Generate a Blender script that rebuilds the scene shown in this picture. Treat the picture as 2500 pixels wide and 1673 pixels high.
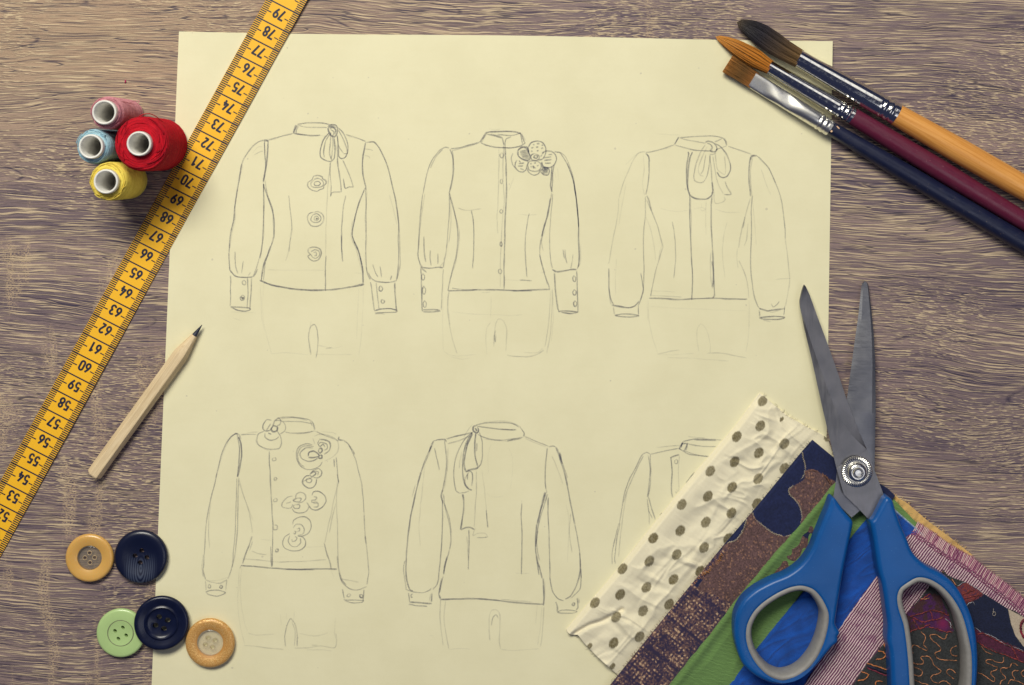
import bpy, bmesh, math, random
import numpy as np
from mathutils import Vector, Matrix

for o in list(bpy.data.objects):
    bpy.data.objects.remove(o)
SC = bpy.context.scene
COL = SC.collection
R = math.radians

# ------------------------------------------------------------------ camera
CAM_H = 0.672                      # metres above the table
PXW, PXH = 2500.0, 1673.0          # the photograph's raster, used as a measuring grid
S = CAM_H * 36.0 / 50.0 / PXW      # metres per photo pixel on the table (about 0.19 mm)
cd = bpy.data.cameras.new('camera')
cd.lens = 50; cd.sensor_width = 36; cd.sensor_fit = 'HORIZONTAL'
cd.clip_start = 0.01; cd.clip_end = 20
cd.dof.use_dof = True; cd.dof.focus_distance = CAM_H - 0.004; cd.dof.aperture_fstop = 9
cam = bpy.data.objects.new('camera', cd); COL.objects.link(cam)
NADIR = 390.0                      # photo row straight below the lens (the frame is shifted down from it)
Y0 = (PXH/2 - NADIR) * S
cam.location = (0, Y0, CAM_H); cd.shift_y = -(PXH/2 - NADIR) / PXW
SC.camera = cam

# ------------------------------------------------------------------ world and lamps (a table top under studio lamps, plus an added fill)
w = bpy.data.worlds.new('World'); SC.world = w; w.use_nodes = True
bgn = w.node_tree.nodes['Background']
bgn.inputs[0].default_value = (0.22, 0.27, 0.62, 1); bgn.inputs[1].default_value = 0.11
def area(name, loc, aim, sx, sy, power, col):
    l = bpy.data.lights.new(name, 'AREA'); l.shape = 'RECTANGLE'; l.size = sx; l.size_y = sy
    l.energy = power; l.color = col
    o = bpy.data.objects.new(name, l); COL.objects.link(o); o.location = loc
    o.rotation_euler = (Vector(aim) - Vector(loc)).to_track_quat('-Z', 'Y').to_euler()
    return o
area('key_softbox', (-0.30, 0.86, 1.16), (-0.02, 0.0, 0), 0.76, 0.42, 23.6, (1.0, 0.965, 0.835))
area('side_softbox', (0.60, 0.66, 0.95), (0.15, 0.05, 0), 0.26, 0.60, 0.55, (1.0, 0.97, 0.92))
area('added_fill', (0.55, -0.42, 1.30), (0.05, -0.05, 0), 0.8, 0.6, 1.9, (0.95, 0.96, 1.0))  # added unseen fill: lifts the shadows and reflects in the scissor blades
SC.render.engine = 'CYCLES'
SC.view_settings.view_transform = 'Standard'; SC.view_settings.look = 'None'
SC.view_settings.gamma = 1.0; SC.view_settings.use_curve_mapping = False
SC.view_settings.exposure = 0.0

# ------------------------------------------------------------------ helpers
rng = np.random.default_rng(7)
random.seed(7)

def P(px, py, z=0.0):
    """photo pixel seen at height z -> metres (undoes the perspective of the height)"""
    k = S * (CAM_H - z) / CAM_H
    return ((px - PXW/2) * k, Y0 + (NADIR - py) * k, z)

def srgb(r, g, b):
    f = lambda c: (c/255/12.92) if c/255 <= 0.04045 else ((c/255+0.055)/1.055)**2.4
    return (f(r), f(g), f(b))
def srgba(*c): return srgb(*c) + (1.0,)

def parse(s, crop=None):
    a = np.array([[float(q) for q in t.split(',')] for t in s.split()])
    if crop is not None:
        a = a / crop[2] + np.array(crop[:2])
    return a

def catmull(p, n=6, closed=False):
    p = np.asarray(p, float)
    if len(p) < 3 and not closed:
        t = np.linspace(0, 1, n+1)[:, None]
        return p[0]*(1-t) + p[-1]*t
    if closed: q = np.vstack([p[-1], p, p[0], p[1]])
    else: q = np.vstack([2*p[0]-p[1], p, 2*p[-1]-p[-2]])
    out = []
    for i in range(1, len(q)-2):
        p0, p1, p2, p3 = q[i-1], q[i], q[i+1], q[i+2]
        # centripetal-like tension keeps corners from overshooting
        for t in np.linspace(0, 1, n, endpoint=False):
            m1 = (p2-p0)*0.42; m2 = (p3-p1)*0.42
            L = np.linalg.norm(p2-p1)
            for m in (m1, m2):
                l = np.linalg.norm(m)
                if l > L: m *= L/l
            t2, t3 = t*t, t*t*t
            out.append((2*t3-3*t2+1)*p1+(t3-2*t2+t)*m1+(-2*t3+3*t2)*p2+(t3-t2)*m2)
    if not closed: out.append(q[-2])
    return np.array(out)

def resample(p, n, closed=False):
    p = np.asarray(p, float)
    if closed: p = np.vstack([p, p[:1]])
    d = np.r_[0, np.cumsum(np.linalg.norm(np.diff(p, axis=0), axis=1))]
    t = np.linspace(0, d[-1], n + (1 if closed else 0))
    out = np.stack([np.interp(t, d, p[:, k]) for k in range(p.shape[1])], 1)
    return out[:-1] if closed else out

def hash2(i, j, seed):
    n = (i.astype(np.int64)*374761393 + j.astype(np.int64)*668265263 + seed*1274126177) & 0xffffffff
    n = ((n ^ (n >> 13)) * 1274126177) & 0xffffffff
    n = n ^ (n >> 16)
    return (n & 0xffff) / 65535.0
def vnoise(x, y, seed=0):
    x = np.asarray(x, float); y = np.asarray(y, float)
    i, j = np.floor(x), np.floor(y); fx, fy = x-i, y-j
    fx = fx*fx*fx*(fx*(fx*6-15)+10); fy = fy*fy*fy*(fy*(fy*6-15)+10)
    a = hash2(i, j, seed)*(1-fx)+hash2(i+1, j, seed)*fx
    b = hash2(i, j+1, seed)*(1-fx)+hash2(i+1, j+1, seed)*fx
    return a*(1-fy)+b*fy
def fbm(x, y, seed=0, oct=3):
    s, a, t = 0, 0.5, 0
    for k in range(oct):
        s = s + a*vnoise(x*2**k, y*2**k, seed+k*17); t += a; a *= .5
    return s/t
def sstep(a, b, x):
    t = np.clip((x-a)/(b-a), 0, 1); return t*t*(3-2*t)

def tag(o, label=None, cat=None, group=None, kind=None):
    if label: o['label'] = label
    if cat: o['category'] = cat
    if group: o['group'] = group
    if kind: o['kind'] = kind
    return o
def thing(name, label, cat, loc=(0, 0, 0), group=None):
    o = bpy.data.objects.new(name, None); COL.objects.link(o); o.location = loc
    o.empty_display_size = 0.01
    return tag(o, label, cat, group)
def link(name, me, mat=None, parent=None, smooth=True):
    o = bpy.data.objects.new(name, me); COL.objects.link(o)
    if mat is not None:
        me.materials.clear(); me.materials.append(mat)
    if smooth and len(me.polygons):
        me.polygons.foreach_set('use_smooth', np.ones(len(me.polygons), bool))
    if parent is not None:
        o.parent = parent
        o.matrix_parent_inverse = Matrix.Translation(-Vector(parent.location)) if parent.parent is None else Matrix.Identity(4)
    return o
def mesh(name, v, f, cols=None, attr=None, uv=None):
    me = bpy.data.meshes.new(name)
    me.from_pydata([tuple(map(float, p)) for p in v], [], [tuple(map(int, q)) for q in f])
    me.update()
    if cols is not None:
        c = np.ones((len(v), 4), np.float32); c[:, :3] = cols
        a = me.attributes.new('tint', 'FLOAT_COLOR', 'POINT'); a.data.foreach_set('color', c.ravel())
    if attr is not None:
        a = me.attributes.new('dark', 'FLOAT', 'POINT'); a.data.foreach_set('value', np.asarray(attr, np.float32))
    if uv is not None:
        a = me.attributes.new('weave', 'FLOAT_VECTOR', 'POINT')
        q = np.zeros((len(v), 3), np.float32); q[:, :2] = uv; a.data.foreach_set('vector', q.ravel())
    return me
def sharp(o, ang=35):
    me = o.data
    bm = bmesh.new(); bm.from_mesh(me)
    for e in bm.edges:
        if len(e.link_faces) == 2 and e.calc_face_angle(0) > R(ang): e.smooth = False
    bm.to_mesh(me); bm.free()
    return o

class MB:
    """collects geometry for ONE mesh"""
    def __init__(s): s.v, s.f, s.c, s.d, s.n = [], [], [], [], 0
    def add(s, v, f, c=None, d=None):
        v = np.asarray(v, float); s.v.append(v)
        s.f += [tuple(i + s.n for i in q) for q in f]
        if c is not None: s.c.append(np.broadcast_to(np.asarray(c, float), (len(v), 3)))
        if d is not None: s.d.append(np.broadcast_to(np.asarray(d, float), (len(v),)))
        s.n += len(v)
    def tube(s, pts, rad, sides=6, c=None, cap=True, flat=1.0):
        pts = np.asarray(pts, float); n = len(pts)
        rad = np.broadcast_to(np.asarray(rad, float), (n,))
        t = np.gradient(pts, axis=0); t /= np.linalg.norm(t, axis=1)[:, None] + 1e-12
        up = np.array([0, 0, 1.0])
        if abs(t[0, 2]) > 0.9: up = np.array([1.0, 0, 0])
        a = np.cross(t, up); a /= np.linalg.norm(a, axis=1)[:, None] + 1e-12
        b = np.cross(a, t)
        th = np.arange(sides)*2*math.pi/sides
        v = pts[:, None] + rad[:, None, None]*(a[:, None]*np.cos(th)[None, :, None] + flat*b[:, None]*np.sin(th)[None, :, None])
        v = v.reshape(-1, 3); f = []
        for i in range(n-1):
            for j in range(sides):
                k = (j+1) % sides
                f.append((i*sides+j, i*sides+k, (i+1)*sides+k, (i+1)*sides+j))
        if cap:
            f.append(tuple(range(sides))[::-1]); f.append(tuple((n-1)*sides+j for j in range(sides)))
        if c is not None and np.ndim(c) == 2: c = np.repeat(np.asarray(c), sides, axis=0)
        s.add(v, f, c)
    def ribbon(s, xy, width, z, d=None, c=None):
        """flat strip on a surface; xy in metres, z scalar or array"""
        xy = np.asarray(xy, float); n = len(xy)
        t = np.gradient(xy, axis=0); t /= np.linalg.norm(t, axis=1)[:, None] + 1e-12
        nn = np.stack([-t[:, 1], t[:, 0]], 1)
        wd = np.broadcast_to(np.asarray(width, float), (n,))[:, None]/2
        L, Rr = xy+nn*wd, xy-nn*wd
        z = np.broadcast_to(np.asarray(z, float), (n,))
        v = np.empty((2*n, 3)); v[0::2, :2] = L; v[1::2, :2] = Rr; v[0::2, 2] = z; v[1::2, 2] = z
        f = [(2*i+1, 2*i+3, 2*i+2, 2*i) for i in range(n-1)]
        if d is not None: d = np.repeat(np.broadcast_to(np.asarray(d, float), (n,)), 2)
        s.add(v, f, c, d)
    def build(s, name, mat, parent=None, smooth=True):
        me = mesh(name, np.vstack(s.v), s.f, np.vstack(s.c) if s.c else None, np.concatenate(s.d) if s.d else None)
        return link(name, me, mat, parent, smooth)

def lathe_verts(prof, seg=64, origin=(0, 0, 0), axis=None, side=None):
    """profile [(r, h)...] about an axis; returns verts, faces (open ends)"""
    prof = np.asarray(prof, float)
    ax = np.array(axis if axis is not None else (0, 0, 1.0), float); ax /= np.linalg.norm(ax)
    a = np.array(side if side is not None else ((1.0, 0, 0) if abs(ax[0]) < .9 else (0, 1.0, 0)), float)
    a -= ax*a.dot(ax); a /= np.linalg.norm(a); b = np.cross(ax, a)
    th = np.arange(seg)*2*math.pi/seg
    ring = a[None]*np.cos(th)[:, None] + b[None]*np.sin(th)[:, None]
    v = np.array(origin)[None, None] + prof[:, 0][:, None, None]*ring[None] + prof[:, 1][:, None, None]*ax[None, None]
    f = []
    for i in range(len(prof)-1):
        for j in range(seg):
            k = (j+1) % seg
            f.append((i*seg+j, i*seg+k, (i+1)*seg+k, (i+1)*seg+j))
    return v.reshape(-1, 3), f

def curve_solid(name, loops, z0, z1, bevel, mat, parent=None, res=3):
    """solid from closed outlines in metres (first outer, others holes) with rounded edges"""
    c = bpy.data.curves.new(name, 'CURVE'); c.dimensions = '2D'; c.fill_mode = 'BOTH'
    c.extrude = max((z1-z0)/2 - bevel, 1e-5); c.bevel_depth = bevel; c.bevel_resolution = res; c.offset = -bevel
    for lp in loops:
        sp = c.splines.new('POLY'); sp.points.add(len(lp)-1); sp.use_cyclic_u = True
        for i, p in enumerate(lp): sp.points[i].co = (p[0], p[1], 0, 1)
    tmp = bpy.data.objects.new('tmp', c); COL.objects.link(tmp); tmp.location = (0, 0, (z0+z1)/2)
    dg = bpy.context.evaluated_depsgraph_get(); dg.update()
    me = bpy.data.meshes.new_from_object(tmp.evaluated_get(dg))
    me.transform(Matrix.Translation((0, 0, (z0+z1)/2)))
    bpy.data.objects.remove(tmp)
    bm = bmesh.new(); bm.from_mesh(me); bmesh.ops.remove_doubles(bm, verts=bm.verts, dist=2e-6)
    bmesh.ops.recalc_face_normals(bm, faces=bm.faces); bm.to_mesh(me); bm.free()
    o = link(name, me, mat, parent)
    return sharp(o, 50)

# ------------------------------------------------------------------ materials
class NT:
    def __init__(s, name):
        s.m = bpy.data.materials.new(name); s.m.use_nodes = True
        s.t = s.m.node_tree; s.b = s.t.nodes['Principled BSDF']; s.out = s.t.nodes['Material Output']
    def n(s, typ, **kw):
        nd = s.t.nodes.new(typ)
        for k, v in kw.items(): setattr(nd, k, v)
        return nd
    def l(s, a, b): s.t.links.new(a, b)
    def setv(s, sock, v):
        if hasattr(v, 'is_output') or isinstance(v, bpy.types.NodeSocket): s.l(v, sock)
        else: sock.default_value = v
    def coord(s, kind='Object'): return s.n('ShaderNodeTexCoord').outputs[kind]
    def attr(s, name, out='Color'):
        a = s.n('ShaderNodeAttribute'); a.attribute_name = name; return a.outputs[out]
    def mapping(s, vec, scale=(1, 1, 1), rot=(0, 0, 0), loc=(0, 0, 0)):
        m = s.n('ShaderNodeMapping'); s.l(vec, m.inputs[0])
        m.inputs['Location'].default_value = loc; m.inputs['Rotation'].default_value = rot; m.inputs['Scale'].default_value = scale
        return m.outputs[0]
    def noise(s, vec, scale=1, detail=2, rough=.5, dist=0, out='Fac'):
        t = s.n('ShaderNodeTexNoise'); s.l(vec, t.inputs['Vector'])
        t.inputs['Scale'].default_value = scale; t.inputs['Detail'].default_value = detail
        t.inputs['Roughness'].default_value = rough; t.inputs['Distortion'].default_value = dist
        return t.outputs[out]
    def math(s, op, a, b=0.0, c=0.0, clamp=False):
        m = s.n('ShaderNodeMath', operation=op); m.use_clamp = clamp
        s.setv(m.inputs[0], a); s.setv(m.inputs[1], b)
        if op in ('MULTIPLY_ADD', 'WRAP', 'SMOOTH_MIN'): s.setv(m.inputs[2], c)
        return m.outputs[0]
    def vmath(s, op, a, b):
        m = s.n('ShaderNodeVectorMath', operation=op); s.setv(m.inputs[0], a); s.setv(m.inputs[1], b); return m.outputs[0]
    def rng(s, v, a, b, c=0.0, d=1.0, smooth=True):
        m = s.n('ShaderNodeMapRange'); m.interpolation_type = 'SMOOTHSTEP' if smooth else 'LINEAR'
        s.setv(m.inputs[0], v)
        for i, q in enumerate((a, b, c, d)): m.inputs[i+1].default_value = q
        return m.outputs[0]
    def mix(s, fac, a, b, mode='MIX'):
        m = s.n('ShaderNodeMix'); m.data_type = 'RGBA'; m.blend_type = mode
        s.setv(m.inputs[0], fac); s.setv(m.inputs[6], a); s.setv(m.inputs[7], b)
        return m.outputs[2]
    def bump(s, h, strength=.3, dist=.001, prev=None):
        b = s.n('ShaderNodeBump'); b.inputs['Strength'].default_value = strength; b.inputs['Distance'].default_value = dist
        s.l(h, b.inputs['Height'])
        if prev is not None: s.l(prev, b.inputs['Normal'])
        return b.outputs[0]
    def set(s, **kw):
        for k, v in kw.items(): s.setv(s.b.inputs[k.replace('_', ' ')], v)
        return s

def simple(name, rgb, rough=.5, metal=0.0, coat=0.0, var=.12, scale=400, bump=.0, spec=.5):
    t = NT(name); c = t.coord()
    n = t.noise(c, scale, 3, .6)
    a = tuple(x*(1-var) for x in rgb)+(1,); b = tuple(min(x*(1+var), 1) for x in rgb)+(1,)
    t.set(Base_Color=t.mix(t.rng(n, .3, .7), a, b), Roughness=t.rng(t.noise(c, scale*.4, 2), .2, .8, rough*.85, min(rough*1.15, 1)), Metallic=metal, Coat_Weight=coat, Coat_Roughness=.15)
    t.b.inputs['Specular IOR Level'].default_value = spec
    if bump: t.set(Normal=t.bump(t.noise(c, scale*2, 3), bump, .0003))
    return t.m

# ================================================================== the table top (wood-look laminate)
def wood_material():
    t = NT('taupe_wood_laminate'); co = t.coord()
    # slow warp bends the grain and tilts it locally
    warp = t.noise(t.mapping(co, (6, 13, 1)), 1, 1.5, .45, 0)
    warp2 = t.noise(t.mapping(co, (40, 70, 1), loc=(3, 7, 0)), 1, 2, .5)
    sx = t.n('ShaderNodeSeparateXYZ'); t.l(co, sx.inputs[0])
    dy = t.math('ADD', t.math('MULTIPLY', t.math('SUBTRACT', warp, .5), .026), t.math('MULTIPLY', t.math('SUBTRACT', warp2, .5), .0026))
    yy = t.math('ADD', t.math('ADD', sx.outputs[1], dy), t.math('MULTIPLY', sx.outputs[0], .03))
    cb = t.n('ShaderNodeCombineXYZ'); t.l(sx.outputs[0], cb.inputs[0]); t.l(yy, cb.inputs[1])
    g = cb.outputs[0]
    short = t.noise(t.mapping(co, (9, 14, 1), loc=(5, 5, 0)), 1, 1)          # where the fibres run short and knobbly
    # pale raised fibres, each with a dark pore along its lower side
    dens = t.noise(t.mapping(g, (9, 50, 1), loc=(1, 4, 0)), 1, 2, .5)
    ksh = t.rng(short, .44, .60)
    def fibres(gg):
        f1 = t.noise(t.mapping(gg, (46, 1600, 1)), 1, 2, .55, .4)
        f2 = t.noise(t.mapping(gg, (200, 1900, 1), loc=(5, 2, 0)), 1, 2, .55, .5)
        m = t.math('ADD', t.math('MULTIPLY', f1, t.math('SUBTRACT', 1.0, ksh)), t.math('MULTIPLY', f2, ksh))
        return t.math('ADD', m, t.math('MULTIPLY', t.math('SUBTRACT', dens, .5), .14))
    light = t.rng(fibres(g), .52, .60)
    below = t.rng(fibres(t.vmath('ADD', g, (0.0003, .00040, 0))), .52, .60)
    p1 = t.noise(t.mapping(g, (27, 1500, 1), loc=(9, 1.2, 0)), 1, 3, .6, .5)
    pore = t.rng(t.math('ADD', p1, t.math('MULTIPLY', t.math('SUBTRACT', .5, dens), .16)), .55, .63)
    dark = t.math('MAXIMUM', t.math('MULTIPLY', t.math('MULTIPLY', below, t.math('SUBTRACT', 1.0, light)), .55), pore)
    # long cathedral lines: contours of a slow stretched noise
    lo = t.noise(t.mapping(g, (5.5, 32, 1), loc=(2.2, .7, 0), rot=(0, 0, .16)), 1, 1, .4, .2)
    con = t.math('ABSOLUTE', t.math('SUBTRACT', t.math('FRACT', t.math('MULTIPLY', lo, 10.0)), .5))
    line = t.math('MULTIPLY', t.rng(con, 0.0, .06, 1, 0), t.rng(t.noise(t.mapping(g, (28, 60, 1)), 1, 2), .50, .64))
    # thin crisp seams along the grain with a pale lip below them
    def seam(gg): return t.math('ABSOLUTE', t.math('SUBTRACT', t.noise(t.mapping(gg, (18, 430, 1), loc=(6, 2, 0)), 1, 2, .5, .3), .5))
    smask = t.rng(t.noise(t.mapping(g, (24, 120, 1), loc=(7, 7, 0)), 1, 2), .40, .53)
    seam_d = t.math('MULTIPLY', t.rng(seam(g), .006, .026, 1, 0), smask)
    seam_l = t.math('MULTIPLY', t.rng(seam(t.vmath('ADD', g, (0, .00042, 0))), .006, .026, 1, 0), smask)
    # cross flecks (upright bands of broken fibre)
    fl = t.math('MULTIPLY', t.rng(t.noise(t.mapping(co, (85, 20, 1), loc=(4, 4, 0)), 1, 3, .6), .53, .64),
                t.math('MAXIMUM', t.math('MULTIPLY', t.rng(sx.outputs[0], -.14, -.19), t.rng(sx.outputs[1], .09, .04)), t.rng(t.noise(t.mapping(co, (5, 6, 1), loc=(.2, 7.3, 0)), 1, 1), .56, .66)))
    flg = t.math('MULTIPLY', fl, t.rng(t.noise(t.mapping(co, (1100, 1900, 1)), 1, 2), .47, .56))
    tone = t.noise(t.mapping(g, (5, 45, 1), loc=(8, 1, 0)), 1, 3, .55)
    band = t.noise(t.mapping(g, (14, 210, 1), loc=(3, 1, 0)), 1, 2, .55)
    tn = t.math('ADD', t.math('MULTIPLY', tone, .55), t.math('MULTIPLY', band, .45))
    base = t.mix(t.rng(tn, .34, .66), srgba(108, 96, 108), srgba(152, 134, 133))
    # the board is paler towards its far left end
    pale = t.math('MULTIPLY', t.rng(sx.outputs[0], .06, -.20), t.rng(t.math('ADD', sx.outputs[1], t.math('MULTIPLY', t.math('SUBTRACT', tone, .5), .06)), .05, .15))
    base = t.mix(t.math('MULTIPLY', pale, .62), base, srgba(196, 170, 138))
    base = t.mix(t.math('MULTIPLY', dark, .70), base, srgba(44, 42, 76))
    base = t.mix(t.math('MULTIPLY', line, .70), base, srgba(44, 42, 74))
    base = t.mix(t.math('MULTIPLY', seam_l, .6), base, srgba(206, 186, 158))
    base = t.mix(t.math('MULTIPLY', light, .74), base, srgba(220, 201, 170))
    base = t.mix(t.math('MULTIPLY', seam_d, .78), base, srgba(42, 40, 74))
    base = t.mix(t.math('MULTIPLY', flg, .7), base, srgba(200, 178, 150))
    fine = t.noise(t.mapping(g, (700, 4200, 1)), 1, 2, .6)
    base = t.mix(.5, base, t.mix(fine, srgba(60, 50, 55), srgba(225, 210, 190)), 'SOFT_LIGHT')
    h = t.math('SUBTRACT', t.math('ADD', light, t.math('MULTIPLY', fine, .3)), t.math('ADD', dark, line))
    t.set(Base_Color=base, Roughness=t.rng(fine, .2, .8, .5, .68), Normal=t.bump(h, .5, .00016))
    t.b.inputs['Specular IOR Level'].default_value = .3
    return t.m
def make_table():
    v, f = [], []
    hx, hy, th = .62, .46, .022
    bm = bmesh.new()
    bmesh.ops.create_cube(bm, size=1, matrix=Matrix.Translation((0, 0, -th/2)) @ Matrix.Diagonal((2*hx, 2*hy, th, 1)))
    bmesh.ops.bevel(bm, geom=bm.edges[:], offset=.0015, segments=2, affect='EDGES')
    me = bpy.data.meshes.new('table_top'); bm.to_mesh(me); bm.free()
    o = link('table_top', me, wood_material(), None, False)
    tag(o, 'taupe grey wood-grain table top under everything', None, None, 'structure')
make_table()

# ================================================================== the paper with its pencil drawings
PAPER_T = .00028
def paper_z(px, py):
    """height of the sheet: flat, the top right edge lifting slightly"""
    px = np.asarray(px, float); py = np.asarray(py, float)
    a = sstep(330, 60, py)*sstep(1300, 1750, px)*.0016
    b = 0*py
    c = sstep(2022, 2040, px)*.0001
    return PAPER_T + a + b + c

def paper_material():
    t = NT('cream_drawing_paper'); co = t.coord()
    n1 = t.noise(co, 900, 4, .6); n2 = t.noise(t.mapping(co, (60, 400, 1)), 1, 3, .6); n3 = t.noise(co, 26, 4, .6)
    c = t.mix(t.rng(n3, .3, .7), (.775, .725, .488, 1), (.82, .77, .527, 1))
    c = t.mix(.10, c, t.mix(n1, (.2, .2, .2, 1), (.8, .8, .8, 1)), 'SOFT_LIGHT')
    c = t.mix(.08, c, t.mix(n2, (.2, .2, .2, 1), (.8, .8, .8, 1)), 'SOFT_LIGHT')
    spk = t.rng(t.noise(co, 420, 0, .5), .86, .9)
    c = t.mix(t.math('MULTIPLY', spk, .35), c, (.35, .31, .28, 1))
    t.set(Base_Color=c, Roughness=.85, Normal=t.bump(t.math('ADD', n1, n2), .12, .0002))
    t.b.inputs['Specular IOR Level'].default_value = .2
    return t.m

paper = thing('drawing_paper', 'large cream sheet of paper with six pencil blouse drawings on the wooden table', 'paper', (0, 0, 0))
def make_sheet():
    nu, nv = 90, 110
    TL, TR, RM, BL, BR = np.array([437., 77]), np.array([2033., 100]), np.array([2024., 694]), np.array([361., 1890.]), np.array([2006., 1890.])
    V = []
    for z_of in (1, 0):
        for j in range(nv+1):
            v = j/nv
            for i in range(nu+1):
                u = i/nu
                top = TL*(1-u)+TR*u
                left = TL*(1-v)+BL*v; right = TR*(1-v)+BR*v
                p = left*(1-u)+right*u
                p = p + (top-(TL*(1-u)+TR*u))*(1-v)
                p = p + np.array([0, 1.6*math.sin(u*9)*(1-v)**6])
                zt = float(paper_z(p[0], p[1]))
                V.append(P(p[0], p[1], zt if z_of else zt-PAPER_T+2e-5))
    W = nu+1; N = W*(nv+1); F = []
    for j in range(nv):
        for i in range(nu):
            a, b, c, d = j*W+i, j*W+i+1, (j+1)*W+i+1, (j+1)*W+i
            F.append((a, d, c, b)); F.append((a+N, b+N, c+N, d+N))
    edge = [i for i in range(nu)] + [j*W+nu for j in range(nv)] + [nv*W+i for i in range(nu, 0, -1)] + [j*W for j in range(nv, 0, -1)]
    for k in range(len(edge)):
        a, b = edge[k], edge[(k+1) % len(edge)]
        F.append((a, b, b+N, a+N))
    sharp(link('sheet', mesh('sheet', V, F), paper_material(), paper), 30)
make_sheet()

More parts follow.
